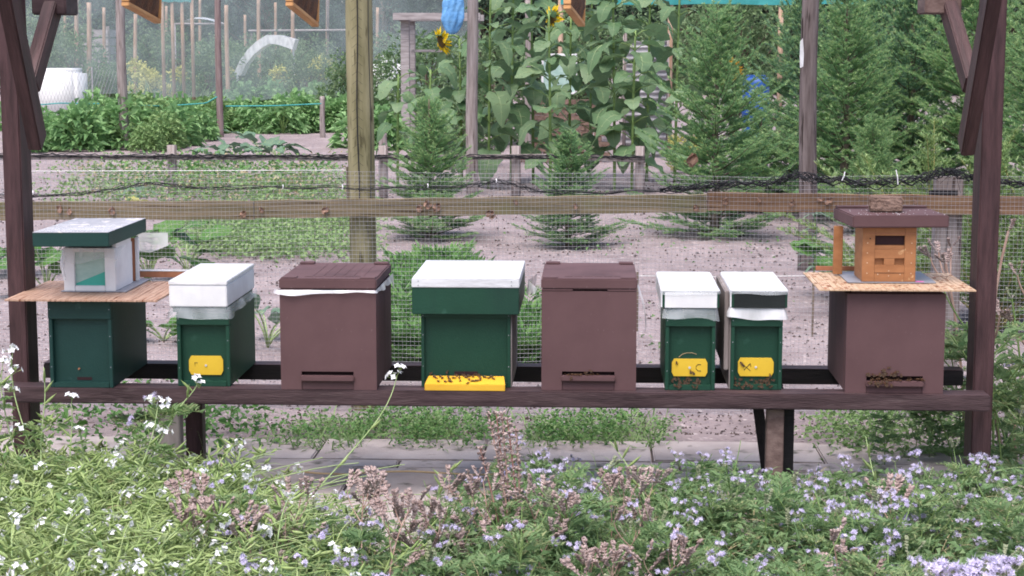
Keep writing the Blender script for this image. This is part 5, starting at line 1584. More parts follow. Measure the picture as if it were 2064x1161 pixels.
for i, (u, Y, k, s, lab) in enumerate((
        (112, 42, 1, 1.15, 'green climber-covered bush beside the compost bin'), (320, 44, 1, 1.05, 'tall dim green bush behind the leaning pine stake'), (372, 41, 2, .95, 'yellow flowering bush in the hazy far plot'),
        (560, 43, 0, 1.3, 'rounded bush under the white cloche arch'), (640, 44, 1, .8, 'green bush at the bar frame near the mossy post'), (470, 46, 1, .9, 'bush behind the cage frame'), (860, 30, 0, 1.25, 'bush under the timber trestle'), (800, 36, 1, .95, 'dim bush beyond the white bin'),
        (30, 40, 1, 1.2, 'bush at the edge behind the white tank'), (240, 45, 1, .9, 'bush behind the tall grey pole'), (1000, 27, 0, 1.2, 'bush behind the sunflowers next to the trestle'), (1180, 28, 1, 1.0, 'green bush behind the cold frame'), (1330, 29, 1, 1.1, 'green bush behind the corrugated sheets'), (1385, 21, 2, .5, 'small pale yellow flowering plant between sunflowers and spruce'), (720, 32, 0, 1.0, 'low bush right behind the mossy post'),
        (1480, 26, 1, 1.25, 'bush behind the blue barrel'), (930, 22, 0, .75, 'low bush behind the grey pole with the blue bag'))):
    x = px(u, 150, Y=Y)[0]
    t = thing('bush', lab, 'bush', (x, Y, 0), i * .7)
    inst(BU[k][0], 'trunk', t, sc=s); inst(BU[k][1], 'crown', t, sc=s)
rb = random.Random(4)
for k in range(26):
    Y = rb.uniform(36, 52); u = rb.uniform(50, 960); x = px(u, 150, Y=Y)[0]
    t = thing('bush', 'hazy green shrub among the stakes of the far plots', 'bush', (x, Y, 0), rb.uniform(0, 6), 'hazy shrubs of the far plots')
    m = BU[0 if k % 5 else 2]; sc_ = rb.uniform(.6, 1.35)
    inst(m[0], 'trunk', t, sc=sc_); inst(m[1], 'crown', t, sc=sc_)
# tall grassy weeds of the far plots: one mass
n = 15000
Y = RNG.uniform(35, 50, n); uu = RNG.uniform(20, 960, n)
X_ = (uu - 1195) / FPX * Y
P = np.stack([X_, Y, np.zeros(n)], 1)
mb = MB()
hh = .35 + .5 * np.abs(np.sin(X_ * 1.3) * np.cos(Y * .7)) * RNG.random(n)
kites(P + np.stack([0 * hh, 0 * hh, hh * RNG.random(n)], 1), rdir(n, .1, 1), RNG.uniform(.12, .30, n), RNG.uniform(.04, .09, n), mb=mb)
o = mb.obj('tall_weeds', 'bush_leaf'); tag(o, 'hazy tall weeds covering the far plots', 'weeds', kind='stuff')

# ------------------------------------------------------------------ vegetable rows
def dome_plant(seed, w, h, n, ls, mat, aspect=.62):
    rg = np.random.default_rng(seed); mb = MB(); st = MB()
    for k in range(7):
        a = rg.uniform(0, 6.28); e = np.array([math.cos(a) * w * .4, math.sin(a) * w * .4, h * rg.uniform(.5, .95)])
        st.tube(bez((0, 0, 0), (e[0] * .3, e[1] * .3, e[2] * .7), e, 5), np.linspace(.008, .003, 5), 4, cap=False)
    D = rdir(n, -.1, 1)
    rad = rg.uniform(.5, 1, n) ** .5
    P = np.stack([D[:, 0] * w * .5 * rad, D[:, 1] * w * .5 * rad, np.abs(D[:, 2]) * h * rad + .04 * h], 1)
    out = D * [1, 1, .3] + RNG.normal(0, .35, (n, 3))
    kites(P, out, ls * RNG.uniform(.7, 1.25, n), ls * aspect, mb=mb, droop=.25, roll=.35, fold=.15)
    return st.mesh('stems', 'stem_green'), mb.mesh('foliage', mat)
CR = [dome_plant(31, .62, .52, 330, .12, 'crop_leaf'), dome_plant(32, .55, .46, 300, .11, 'crop_leaf'), dome_plant(33, .6, .5, 420, .085, 'pale_weed_leaf', .7)]
def row(u0, v0, u1, v1, n, kinds, label, group, name, sc=1.0, jit=.12):
    a, b = px(u0, v0, Z=0), px(u1, v1, Z=0)
    for i in range(n):
        p = a + (b - a) * (i / max(1, n - 1)) + RNG.normal(0, jit, 3) * [1, 1, 0]
        m = CR[kinds[i % len(kinds)]]
        s = sc * random.uniform(.62, 1.25)
        t = thing(name, label, 'plant', (p[0], p[1], 0), random.uniform(0, 6.28), group)
        inst(m[0], 'stems', t, sc=s); inst(m[1], 'foliage', t, sc=s)
LA, GA = 'dark broad-leaved vegetable plant in the row beside the tall grey pole', 'broad-leaved row by the grey pole'
LB, GB = 'pale bushy bean plant in the row between the two tall thin poles', 'pale bean row between the poles'
LC, GC = 'green bean plant in the row behind the bare soil patch', 'bean row behind the soil patch'
row(30, 306, 258, 298, 7, [0, 1], LA, GA, 'vegetable_plant', 1.15)
row(35, 284, 262, 279, 8, [1, 0], LA, GA, 'vegetable_plant', 1.2)
row(35, 264, 262, 261, 9, [1, 0], LA, GA, 'vegetable_plant', 1.2)
row(40, 246, 262, 243, 9, [1, 0], LA, GA, 'vegetable_plant', 1.1)
row(285, 306, 400, 282, 6, [2, 2, 1], LB, GB, 'bean_plant', 1.15)
row(300, 288, 470, 265, 8, [2, 1], LB, GB, 'bean_plant', 1.2)
row(290, 268, 480, 254, 8, [2, 1, 2], LB, GB, 'bean_plant', 1.15)
row(450, 270, 700, 267, 8, [0, 1], LC, GC, 'bean_plant', 1.1)
row(450, 254, 700, 252, 9, [0, 2], LC, GC, 'bean_plant', 1.25)
row(380, 243, 690, 239, 11, [1, 0], LC, GC, 'bean_plant', 1.25)
row(260, 246, 380, 242, 6, [1, 0], LC, GC, 'bean_plant', 1.1)
row(280, 230, 690, 227, 14, [1, 2], LC, GC, 'bean_plant', 1.3)
row(735, 300, 800, 300, 3, [1, 0], 'leafy vegetable plant between the mossy post and the small spruce', 'leafy plants by the mossy post', 'vegetable_plant', 1.25)
row(745, 262, 830, 262, 4, [0, 1], 'leafy vegetable plant between the mossy post and the small spruce', 'leafy plants by the mossy post', 'vegetable_plant', 1.4)

# big single leaves: heart/oval blade with a droop, shared meshes
def big_leaf(name, L, W, mat, seed, heart=.25, droop=.5, fold=.18, wave=.06, rib=True):
    rg = np.random.default_rng(seed)
    twist = rg.normal(0, .25); n = 9; V = []; F = []
    for j in range(n + 1):
        t = j / n
        w = W * .5 * (math.sin(math.pi * min(1, t ** .72)) ** .8 if 0 < t < 1 else 0) * (1.05 if t < .5 else 1)
        z = L * (.10 * t - droop * t * t)
        y = L * (t - .12 * droop * t * t)
        for i in range(5):
            s = (i - 2) / 2
            jag = 1 + (rg.uniform(-.10, .10) if abs(s) == 1 else 0)
            V.append((s * w * jag + twist * .3 * L * t * t, y - heart * L * (abs(s) ** 1.5) * (1 - t) * .9, z + fold * abs(s) * w + twist * s * w * t + rg.normal(0, wave * L * .35) * abs(s) + .012 * math.sin(t * 14) * abs(s)))
    for j in range(n):
        for i in range(4):
            F.append((j * 5 + i, j * 5 + i + 1, j * 5 + i + 6, j * 5 + i + 5))
    mb = MB().add(V, F)
    A = np.array(V).reshape(n + 1, 5, 3)
    if rib:
        mb.tube(A[:, 2] + [0, 0, .0015], np.linspace(.0035, .001, n + 1), 4, cap=False, mi=1)
        for j in (1, 2, 4, 6):
            for q in (0, 4):
                mb.tube([A[j, 2] + [0, 0, .001], (A[j, 2] + A[min(n, j + 1), q]) / 2 + [0, 0, .003], A[min(n, j + 2), q] * .8 + A[j, 2] * .2 + [0, 0, .002]], [.0022, .0016, .0008], 3, cap=False, mi=1)
    return mb.mesh(name, [mat, 'leaf_rib'] if rib else mat, True)
SL = [big_leaf('leaf', .25, .215, 'sunflower_leaf', s, .28, d) for s, d in ((1, .45), (2, .75), (3, .25), (11, .6), (12, .9))]
PL = [big_leaf('leaf', .22, .23, 'pumpkin_leaf', s, .3, d, .1, .05) for s, d in ((4, .2), (5, .4), (6, .1))]
CL = [big_leaf('leaf', .30, .15, 'bluegreen_leaf', s, .05, d, .25, .05) for s, d in ((7, .3), (8, .6), (9, .1))]
def sun_head(parent, loc, facing, up, petalmat='sun_petal', r=.075):
    z = Vector(facing).normalized(); x = z.cross(Vector(up)).normalized(); y = z.cross(x)
    t = MB().tube([(0, 0, -.02), (0, 0, 0.0), (0, 0, .012), (0, 0, .016)], [.02, r, r * .9, r * .3], 16).obj('flower_disc', 'sunflower_disc', parent, smooth=True)
    t.location = loc; t.rotation_mode = 'QUATERNION'; t.rotation_quaternion = Matrix((x, y, z)).transposed().to_quaternion()
    pm = MB().add([(0, r * .85, .004), (.022, r * 1.3, .004), (0, r * 2.0, -.012), (-.022, r * 1.3, .004), (0, r * 1.3, -.004)], [(0, 4, 1), (4, 2, 1), (0, 3, 4), (4, 3, 2)]).mesh('petal', petalmat)
    for k in range(30):
        a = 2 * math.pi * k / 30
        inst(pm, 'petal', t, rot=(random.uniform(-.45, .25), random.uniform(-.3, .3), a), sc=random.uniform(.85, 1.15))
    sp = MB()
    ang = np.linspace(0, 6.28, 14)[:-1]
    kites(np.stack([np.cos(ang) * r * .8, np.sin(ang) * r * .8, 0 * ang], 1), np.stack([np.cos(ang), np.sin(ang), -.5 + 0 * ang], 1), .06, .03, mb=sp)
    sp.obj('sepals', 'sunflower_leaf', t)
    return t
def sunflower(u, Y, vtop, label, head=None, nl=12, lean=0, sl=1.0):
    g = px(u, 200, Y=Y); top = px(u + lean, vtop, Y=Y)
    t = thing('sunflower', label, 'sunflower', (g[0], Y, 0), 0, 'sunflowers')
    h = top[2]; dx = top[0] - g[0]
    path = bez((0, 0, -.03), (dx * .2, 0, h * .55), (dx, 0, h), 12)
    MB().tube(path, np.linspace(.017, .010, 12), 8).obj('stem', 'stem_green', t, smooth=True)
    nl = int(nl * 2.1)
    for k in range(nl):
        f = .16 + .82 * (k + .5) / nl
        q = path[min(11, int(f * 11))] * .5 + path[min(11, int(f * 11) + 1)] * .5 if int(f * 11) < 11 else path[11]
        az = k * 2.4 + u; pl = random.uniform(.10, .22)
        e = q + np.array([math.cos(az) * pl, math.sin(az) * pl, pl * .45])
        lf = inst(random.choice(SL), 'leaf', t, e, (random.uniform(-.5, .1), random.uniform(-.3, .3), az - math.pi / 2), random.uniform(.5, 1.2) * sl * (1.15 - .35 * f))
        pt = MB().tube(np.array([q, (q + e) / 2 + [0, 0, .02], e + np.array([math.cos(az), math.sin(az), 0]) * .015]), [.006, .005, .004], 5)
        pt.obj('petiole', 'stem_green', t, smooth=True)
    if head:
        uh, vh, fc, mat_ = head
        hp = np.array(px(uh, vh, Y=Y - .05)) - np.array(t.location)
        MB().tube(bez(path[-1], (path[-1] + hp) / 2 + [0, 0, .10], hp - np.array(fc) * .02, 8), [.010] * 8, 6).obj('flower_stalk', 'stem_green', t, smooth=True)
        sun_head(t, tuple(hp), fc, (0, 0, 1), mat_)
random.seed(21)
sunflower(930, 18.9, 78, 'sunflower with a yellow head facing sideways beside the grey pole', (890, 84, (-.80, -.50, -.35), 'sun_petal'), 13, -4)
sunflower(1148, 19.1, 30, 'sunflower with an upright yellow head seen edge on', (1114, 36, (-.86, -.50, .05), 'sun_petal'), 16, 3, 1.05)
sunflower(1415, 15.4, 120, 'sunflower with small drooping orange head amid the spruce', (1468, 145, (.25, -.75, -.6), 'orange_petal'), 5, 30, .7)
sunflower(1030, 19.5, -60, 'tall flowerless sunflower with huge leaves next to the grey pole', None, 16, 6, 1.2)
sunflower(1075, 20.1, -30, 'tall sunflower stem crowded between its leafy neighbours', None, 14, -5, 1.15)
sunflower(1240, 18.5, -80, 'tall leafy sunflower with no bloom in view above the smallest spruce', None, 17, -6, 1.25)
sunflower(1305, 19.7, -80, 'tall leafy sunflower before the corrugated sheets', None, 15, 8, 1.1)
sunflower(1362, 19.1, -60, 'tall thin sunflower beside the tall spruce', None, 12, 10, .95)
sunflower(865, 17.9, 140, 'short budding sunflower between mossy post and grey pole', None, 10, 3, .95)
sunflower(985, 18.7, -20, 'sunflower half hidden behind the grey pole with blue bag', None, 13, 4, 1.05)
sunflower(1190, 20.3, -50, 'sunflower standing behind the edge-on yellow head', None, 15, 4, 1.15)
sunflower(800, 18.3, 150, 'short leafy sunflower right beside the mossy post', None, 8, 3, 1.0)
sunflower(1110, 18.2, 20, 'leafy sunflower in front of the cold frame', None, 13, -4, 1.0)
sunflower(1275, 18.1, 60, 'leafy sunflower leaning by the corrugated sheets', None, 12, 6, 1.1)
# broad-leaf plants close behind the fence and cabbage-like plants further off
def rosette(name, label, u, v, Lv, n, sc, hgt, cat='plant', group=None, Z0=0.0, spread=1.0):
    p = px(u, v, Z=0)
    t = thing(name, label, cat, (p[0], p[1], 0), random.uniform(0, 6.28), group)
    for k in range(n):
        az = k * 2.4 + random.uniform(-.4, .4); pl = random.uniform(.4, 1.0) * spread * .22 * sc; z = hgt * random.uniform(.45, 1.05)
        e = (math.cos(az) * pl, math.sin(az) * pl, z)
        inst(random.choice(Lv), 'leaf', t, e, (random.uniform(-.2, .6), random.uniform(-.4, .4), az - math.pi / 2), sc * random.uniform(.7, 1.2))
        MB().tube(bez((0, 0, 0), (e[0] * .3, e[1] * .3, z * .8), (e[0] + math.cos(az) * .01, e[1] + math.sin(az) * .01, z), 5), [.006, .005, .005, .004, .004], 5).obj('leaf_stalk', 'stem_pale', t, smooth=True)
    return t
random.seed(33)
for u, v, n, sc, h, lab in ((300, 575, 12, .95, .33, 'large dark pumpkin plant behind the teal hive and its white box'), (380, 560, 9, .8, .26, 'pumpkin plant between the white box and the white-lidded hive'), (95, 600, 10, .9, .34, 'pumpkin plant behind the roof of the felt-topped box'), (330, 690, 7, .7, .12, 'low broad-leaved plant between teal hive and white-lidded hive'),
                           (540, 700, 7, .85, .22, 'blue green cabbage plant between white-lidded hive and brown hive'), (1685, 605, 9, .75, .30, 'bright pumpkin plant behind the pale bamboo mat'), (30, 560, 8, .8, .25, 'pumpkin plant partly behind the shelter post')):
    rosette('pumpkin_plant' if 'pumpkin' in lab else 'broad_leaf_plant', lab, u, v, CL if 'cabbage' in lab else PL, n, sc, h)
for u, v, sc, lab in ((470, 325, 1.0, 'cabbage with pale leaves behind the low fence'), (525, 318, 1.25, 'largest cabbage with pale crinkled leaves at the edge of the bare soil patch'), (560, 322, .9, 'cabbage with drooping leaves beside the bare soil patch'), (430, 328, .8, 'small cabbage beside the bean row'), (270, 408, .55, 'low cabbage plant with yellowing leaves just above the fence rail')):
    rosette('cabbage_plant', lab, u, v, CL, 10, sc, .20 * sc)
for k in range(3):
    p = px(265 + 18 * k, 404 + 2 * k, Z=.06)
    o = inst(PL[k], 'fallen_leaf', None, p, (.3, .1 * k, k * 1.1), .55)
    o.data = PL[k].copy(); o.data.materials.clear(); o.data.materials.append(MATS['yellow_leaf'])
    tag(o, 'yellow pumpkin leaf in the weeds just above the fence rail', 'leaf', 'yellow leaves above the rail')
# tall narrow-leaved weed near the pole
p = px(1640, 560, Z=0)
t = thing('narrow_leaf_weed', 'upright weed with narrow grey green leaves beside the dark pole behind the mesh', 'weed', (p[0], p[1], 0))
MB().tube([(0, 0, 0), (.01, 0, .2), (0, 0, .42)], [.006, .005, .002], 5).obj('stem', 'stem_green', t)
n = 60; z = RNG.uniform(.05, .43, n); D = rdir(n, -.1, .7)
blades(np.stack([0 * z, 0 * z, z], 1), D, .14 * (1.15 - z), .018, .5).obj('foliage', 'bluegreen_leaf', t)

# ------------------------------------------------------------------ low plants on the soil (masses)
def carpet(name, label, n, usamp, vsamp, mat, ls, hmax, cat='weeds', zbias=1.2, mask=None, asp=.6):
    uu = RNG.uniform(*usamp, n); vv = RNG.uniform(*vsamp, n)
    d = np.stack([ray(u, v) for u, v in zip(uu, vv)])
    tt = -CAMZ / d[:, 2]; P = d * tt[:, None]; P[:, 2] = 0
    keep = (np.sin(P[:, 0] * 2.3 + 1) + np.sin(P[:, 1] * 3.1) + np.sin(P[:, 0] * 7.1 + P[:, 1] * 5)) * .33 > RNG.uniform(-1.3, .7, n)
    eu = np.minimum(uu - usamp[0], usamp[1] - uu) / (.22 * (usamp[1] - usamp[0])); ev = np.minimum(vv - vsamp[0], vsamp[1] - vv) / (.3 * (vsamp[1] - vsamp[0]))
    lump = .5 + .35 * np.sin(P[:, 0] * 1.7 + 2 * np.sin(P[:, 1] * 1.1)) + .35 * np.sin(P[:, 1] * 2.7 + P[:, 0] * 3.3)
    keep &= RNG.random(n) < np.clip(eu, 0, 1) * np.clip(ev + .1, 0, 1) * np.clip(lump + .45, .12, 1)
    if mask is not None: keep &= mask(uu, vv)
    P = P[keep]; n = len(P)
    P[:, 2] = hmax * RNG.random(n) ** zbias + .006
    return tag(kites(P, rdir(n, -.1, .9), ls * RNG.uniform(.6, 1.4, n), ls * asp, droop=.2).obj(name, mat), label, cat, kind='stuff')
carpet('weed_patch', 'pale green weeds covering the soil behind the white-lidded hive', 22000, (330, 790), (425, 535), 'pale_weed_leaf', .045, .14)
carpet('weed_patch', 'tangled weeds growing along the low fence in front of the vegetables', 15000, (60, 780), (345, 450), 'pale_weed_leaf', .05, .26)
carpet('weed_patch', 'brown withered vines over the weeds along the low fence', 3600, (120, 740), (350, 440), 'straw_leaf', .05, .28)
carpet('weed_patch', 'darker leafy vines climbing along the low fence', 4200, (180, 700), (360, 420), 'weed_leaf', .06, .36)
carpet('weed_patch', 'thin green seedlings between the spruces and the fence', 500, (1000, 1700), (440, 520), 'weed_leaf', .035, .06)
carpet('weed_patch', 'scattered small weeds on the bare soil behind the hives', 420, (60, 1700), (510, 760), 'weed_leaf', .03, .03)
wmask = lambda u, v: (v > 846 + 22 * np.sin(u * .013)) & (np.sin(u * .021 + 2) + np.sin(u * .05 + v * .06) + RNG.normal(0, .7, len(u)) > -.6)
carpet('weed_patch', 'low leafy weeds under the bench along the paving edge', 9000, (440, 1400), (826, 918), 'weed_leaf', .026, .075, mask=wmask, asp=.45)
carpet('weed_patch', 'bright small-leaved weeds mixed in under the bench', 6000, (460, 1400), (830, 916), 'pale_weed_leaf', .022, .09, mask=wmask, asp=.5)
carpet('weed_patch', 'weeds around the bench foot near the brick-topped hive', 6000, (1600, 2060), (800, 940), 'pale_weed_leaf', .026, .10, mask=lambda u, v: v > 850 - (u - 1640) * .12)
carpet('weed_patch', 'leafy weeds climbing round the bench foot below the teal and white-lidded hives', 5200, (20, 560), (800, 960), 'weed_leaf', .034, .16, mask=lambda u, v: v > 835)
n = 2600
uu = RNG.uniform(520, 1340, n) + RNG.normal(0, 6, n); vv = RNG.uniform(845, 915, n)
_k = np.sin(uu * .03) + np.sin(uu * .011 + vv * .05) + RNG.normal(0, .6, n) > -.2; uu, vv = uu[_k], vv[_k]; n = len(uu)
P = np.stack([px(u, v, Z=0) for u, v in zip(uu, vv)])
tag(blades(P, rdir(n, .15, 1), RNG.uniform(.05, .16, n), .0055, .45).obj('grass', 'pale_weed_leaf'), 'green grass tufts along the edge of the paving', 'grass', kind='stuff')
# feathery carrot rows behind the wide green hive
def feather(mb, base, d, L, w, pairs=7, mi=0, rg=None):
    """one feathery leaf: a rachis with pairs of leaflets"""
    d = np.asarray(d, float); d = d / np.linalg.norm(d)
    s = np.cross(d, [0, 0, 1.0]); s /= np.linalg.norm(s) + 1e-9
    up = np.cross(s, d)
    t = np.linspace(.15, 1, pairs)
    arch = -0.35 * L * t ** 2
    C = base + d * (L * t)[:, None] + np.array([0, 0, 1.0]) * arch[:, None]
    P = []; D = []; Ln = []
    for k in range(pairs):
        for sg in (1, -1):
            dd = d * .6 + s * sg + up * RNG.uniform(-.25, .35)
            ll = w * (1.15 - t[k]) * 1.1 + .15 * w
            P.append(C[k]); D.append(dd); Ln.append(ll)
            for q in (.4, .7):
                P.append(C[k] + dd / np.linalg.norm(dd) * ll * q); D.append(d + s * sg * .25 + up * RNG.uniform(-.3, .3)); Ln.append(ll * .5)
                P.append(C[k] + dd / np.linalg.norm(dd) * ll * q); D.append(s * sg - d * .35 + up * RNG.uniform(-.3, .3)); Ln.append(ll * .45)
    P.append(C[-1]); D.append(d); Ln.append(w * .5)
    Ln = np.array(Ln)
    kites(np.array(P), np.array(D), Ln, Ln * .34, mb=mb, mi=mi, roll=.3)
    mb.tube(np.vstack([base, C[::2], C[-1]]), .0010, 3, cap=False, mi=mi)
def carrot_mesh(seed, n, L):
    mb = MB()
    for k in range(n):
        a = k * 2.4 + seed; el = random.uniform(.7, 1.9)
        feather(mb, np.array([0, 0, .0]), (math.cos(a), math.sin(a), el), L * random.uniform(.7, 1.1), L * .32, 8)
    return mb.mesh('foliage', 'weed_leaf')
CM = [carrot_mesh(s, 15, .34) for s in (1, 2, 3)]
i = 0
for (u0, v0, u1, v1, n) in ((885, 575, 872, 640, 6), (850, 590, 850, 640, 3), (920, 585, 915, 620, 3), (860, 660, 830, 745, 6), (905, 600, 900, 640, 3), (1062, 690, 1070, 745, 4), (820, 600, 815, 740, 5)):
    for k in range(n):
        f = k / max(1, n - 1)
        p = px(u0 + (u1 - u0) * f, v0 + (v1 - v0) * f, Z=0)
        o = inst(CM[i % 3], 'carrot_plant', None, p, (0, 0, random.uniform(0, 6)), random.uniform(.95, 1.35)); i += 1
        tag(o, 'feathery carrot plant in the row behind the wide green hive', 'plant', 'carrot row behind the wide green hive')
# ------------------------------------------------------------------ foreground flower strip
random.seed(77)
def spindle(mb, p, d, L, r, mi=0, sides=5, beak=.25):
    d = np.asarray(d, float); d /= np.linalg.norm(d)
    t = np.array([0, .12, .4, .7, .86, 1.0]); rr = np.array([.25, .7, 1.0, .75, .28, .06]) * r
    bend = np.cross(d, [0, 0, 1.0]); 
    pts = p + d * (L * t)[:, None] + np.array([0, 0, 1.0]) * (L * .10 * t * t)[:, None] + bend * (L * .08 * np.sin(t * 3))[:, None]
    mb.tube(pts, rr, sides, cap=False, mi=mi)
def petals4(mb, c, n, r, mi, k=4):
    n = np.asarray(n, float); n /= np.linalg.norm(n)
    a = np.cross(n, [.3, .2, 1.0]); a /= np.linalg.norm(a); b = np.cross(n, a)
    ph = random.uniform(0, 6)
    P = []; D = []
    for i in range(k):
        th = ph + 2 * math.pi * i / k
        D.append(a * math.cos(th) + b * math.sin(th) + n * .35); P.append(c)
    kites(np.array(P), np.array(D), r, r * (.95 if k == 4 else .8), mb=mb, mi=mi, roll=.15, fold=.1, up=tuple(n))
# white radish flower cluster
def radish_head(seed):
    rg = np.random.default_rng(seed); mb = MB()
    for k in range(rg.integers(4, 8)):
        d = np.array([rg.normal(0, .6), rg.normal(0, .6), rg.uniform(.2, 1)]); d /= np.linalg.norm(d)
        c = d * rg.uniform(.012, .026)
        mb.tube([(0, 0, 0), c], .0007, 3, cap=False, mi=1)
        petals4(mb, c, d, .0105, 0)
    for k in range(5):
        d = np.array([rg.normal(0, .3), rg.normal(0, .3), 1.0]); spindle(mb, np.array([0, 0, .004]), d, .012, .002, 1, 4)
    return mb.mesh('flower_cluster', ['white_petal', 'pod'])
RH = [radish_head(s) for s in range(4)]
def radish_plant(seed):
    """sprawling stems, pods on short stalks; returns stem mesh, pods mesh, leaf mesh, tip positions"""
    rg = np.random.default_rng(seed); st = MB(); po = MB(); le = MB(); tips = []
    for k in range(rg.integers(4, 6)):
        az = rg.uniform(0, 6.28); L = rg.uniform(.28, .52); rise = rg.uniform(.35, .95)
        e = np.array([math.cos(az) * L * (1.1 - rise * .7), math.sin(az) * L * (1.1 - rise * .7), L * rise * .62])
        m = np.array([e[0] * .35, e[1] * .35, e[2] * 1.05])
        path = bez((0, 0, 0), m, e, 14)
        st.tube(path, np.linspace(.0030, .0012, 14), 5, cap=False)
        for j in range(3, 13):
            for q in range(2):
                a2 = rg.uniform(0, 6.28); d = np.array([math.cos(a2), math.sin(a2), rg.uniform(.1, 1.0)])
                b = path[j] + d * .012
                st.tube([path[j], b], .0007, 3, cap=False)
                if rg.random() < .82:
                    spindle(po, b, d, rg.uniform(.026, .050), rg.uniform(.0032, .0052))
        for j in (2, 4, 7, 9):
            a2 = rg.uniform(0, 6.28)
            kites([path[j]], [[math.cos(a2), math.sin(a2), .4]], rg.uniform(.04, .09), rg.uniform(.008, .02), mb=le, droop=.3)
        tips.append((path[-1], path[-1] - path[-2]))
    return st.mesh('stems', 'stem_pale', True), po.mesh('pods', 'pod', True), le.mesh('leaves', 'radish_leaf'), tips
RP = [radish_plant(s) for s in range(100, 107)]
# lavender phacelia head: curled cyme of small bells with long stamens
def phac_head(seed):
    rg = np.random.default_rng(seed); mb = MB()
    ncy = rg.integers(2, 4)
    for c in range(ncy):
        az = 2 * math.pi * c / ncy + rg.uniform(-.4, .4)
        out = np.array([math.cos(az), math.sin(az), 0])
        t = np.linspace(0, 1, 8)
        ang = t * 3.6
        path = out * (.020 * np.sin(ang * .62))[:, None] + np.array([0, 0, 1.0]) * (.030 * t - .016 * t ** 3)[:, None]
        mb.tube(path, np.linspace(.0018, .0010, 8), 4, cap=False, mi=1)
        for j in range(1, 8):
            for q in range(2):
                d = np.array([rg.normal(0, .7), rg.normal(0, .7), rg.uniform(.3, 1.1)]) + out * .5; d /= np.linalg.norm(d)
                p = path[j] + d * .006
                if j > 2 and rg.random() < .72:
                    petals4(mb, p, d, .0082, 0, 5)
                    S_ = unit(rg.normal(0, .45, (4, 3)) + d)
                    kites(np.repeat(p[None], 4, 0), S_, .013, .0011, mb=mb, mi=0)
                else:
                    kites(np.repeat(path[j][None], 3, 0), unit(rg.normal(0, .5, (3, 3)) + d), .009, .0025, mb=mb, mi=1)
    return mb.mesh('flower_head', ['lilac_petal', 'calyx'])
PHD = [phac_head(s) for s in range(5)]
# green or dry seed coil (caterpillar like)
def coil_mesh(seed, mat, L=.036):
    rg = np.random.default_rng(seed); mb = MB()
    for c in range(rg.integers(2, 4)):
        az = rg.uniform(0, 6.28); out = np.array([math.cos(az), math.sin(az), 0])
        t = np.linspace(0, 1, 11); cv = rg.uniform(.6, 1.3)
        path = out * (.004 + .026 * cv * np.sin(t * 2.2))[:, None] + np.array([0, 0, 1.0]) * (L * np.sin(t * 2.0) * rg.uniform(.8, 1.2))[:, None]
        mb.tube(path, .0013, 4, cap=False)
        for j in range(1, 11):
            for sg in (-1, 1):
                side = np.cross(out, [0, 0, 1.0]) * sg
                d = unit((out * .6 + side * .8 + np.array([0, 0, .55]) + rg.normal(0, .2, 3))[None])[0]
                spindle(mb, path[j], d, .0095, .0030, 0, 4)
    return mb.mesh('seed_head', mat, True)
DRY = [coil_mesh(s, 'dry_capsule') for s in range(4)]
GRN = [coil_mesh(s + 9, 'calyx', .045) for s in range(3)]
def phac_plant(seed, H=.30):
    rg = np.random.default_rng(seed); st = MB(); le = MB(); tips = []
    lean = rg.normal(0, .12, 2)
    main = bez((0, 0, 0), (lean[0] * .1, lean[1] * .1, H * .5), (lean[0] * H * 2, lean[1] * H * 2, H), 10)
    st.tube(main, np.linspace(.0030, .0016, 10), 5, cap=False)
    tips.append((main[-1], main[-1] - main[-2]))
    for k in range(rg.integers(3, 6)):
        j = rg.integers(3, 8); a = rg.uniform(0, 6.28); L = rg.uniform(.08, .18)
        e = main[j] + np.array([math.cos(a) * L * .6, math.sin(a) * L * .6, L * .8])
        br = bez(main[j], main[j] * .6 + e * .4 + np.array([math.cos(a), math.sin(a), 0]) * L * .15, e, 6)
        st.tube(br, np.linspace(.002, .0013, 6), 4, cap=False)
        tips.append((e, br[-1] - br[-2]))
        feather(le, br[2], (math.cos(a + 1), math.sin(a + 1), .5), rg.uniform(.06, .10), .030, 5)
    for k in range(11):
        j = rg.integers(0, 9); a = rg.uniform(0, 6.28)
        feather(le, main[j], (math.cos(a), math.sin(a), rg.uniform(.1, .9)), rg.uniform(.08, .15), .042, 6)
    return st.mesh('stems', 'stem_green', True), le.mesh('foliage', 'feather_leaf'), tips
PP = [phac_plant(s) for s in range(200, 208)]
def dry_plant(seed, H=.34):
    rg = np.random.default_rng(seed); st = MB(); tips = []
    main = bez((0, 0, 0), (rg.normal(0, .04), rg.normal(0, .04), H * .5), (rg.normal(0, .06), rg.normal(0, .06), H), 9)
    st.tube(main, np.linspace(.0032, .0020, 9), 5, cap=False); tips.append((main[-1], main[-1] - main[-2]))
    for k in range(rg.integers(2, 5)):
        j = rg.integers(3, 8); a = rg.uniform(0, 6.28); L = rg.uniform(.05, .13)
        e = main[j] + np.array([math.cos(a) * L * .55, math.sin(a) * L * .55, L * .8])
        br = bez(main[j], main[j] * .5 + e * .5 + np.array([math.cos(a), math.sin(a), 0]) * L * .2, e, 6)
        st.tube(br, np.linspace(.0022, .0015, 6), 4, cap=False); tips.append((e, br[-1] - br[-2]))
    return st.mesh('stems', 'stem_dry', True), tips
DP = [dry_plant(s) for s in range(300, 305)]
def upq(d):
    return Vector(d).normalized().to_track_quat('Z', 'Y')
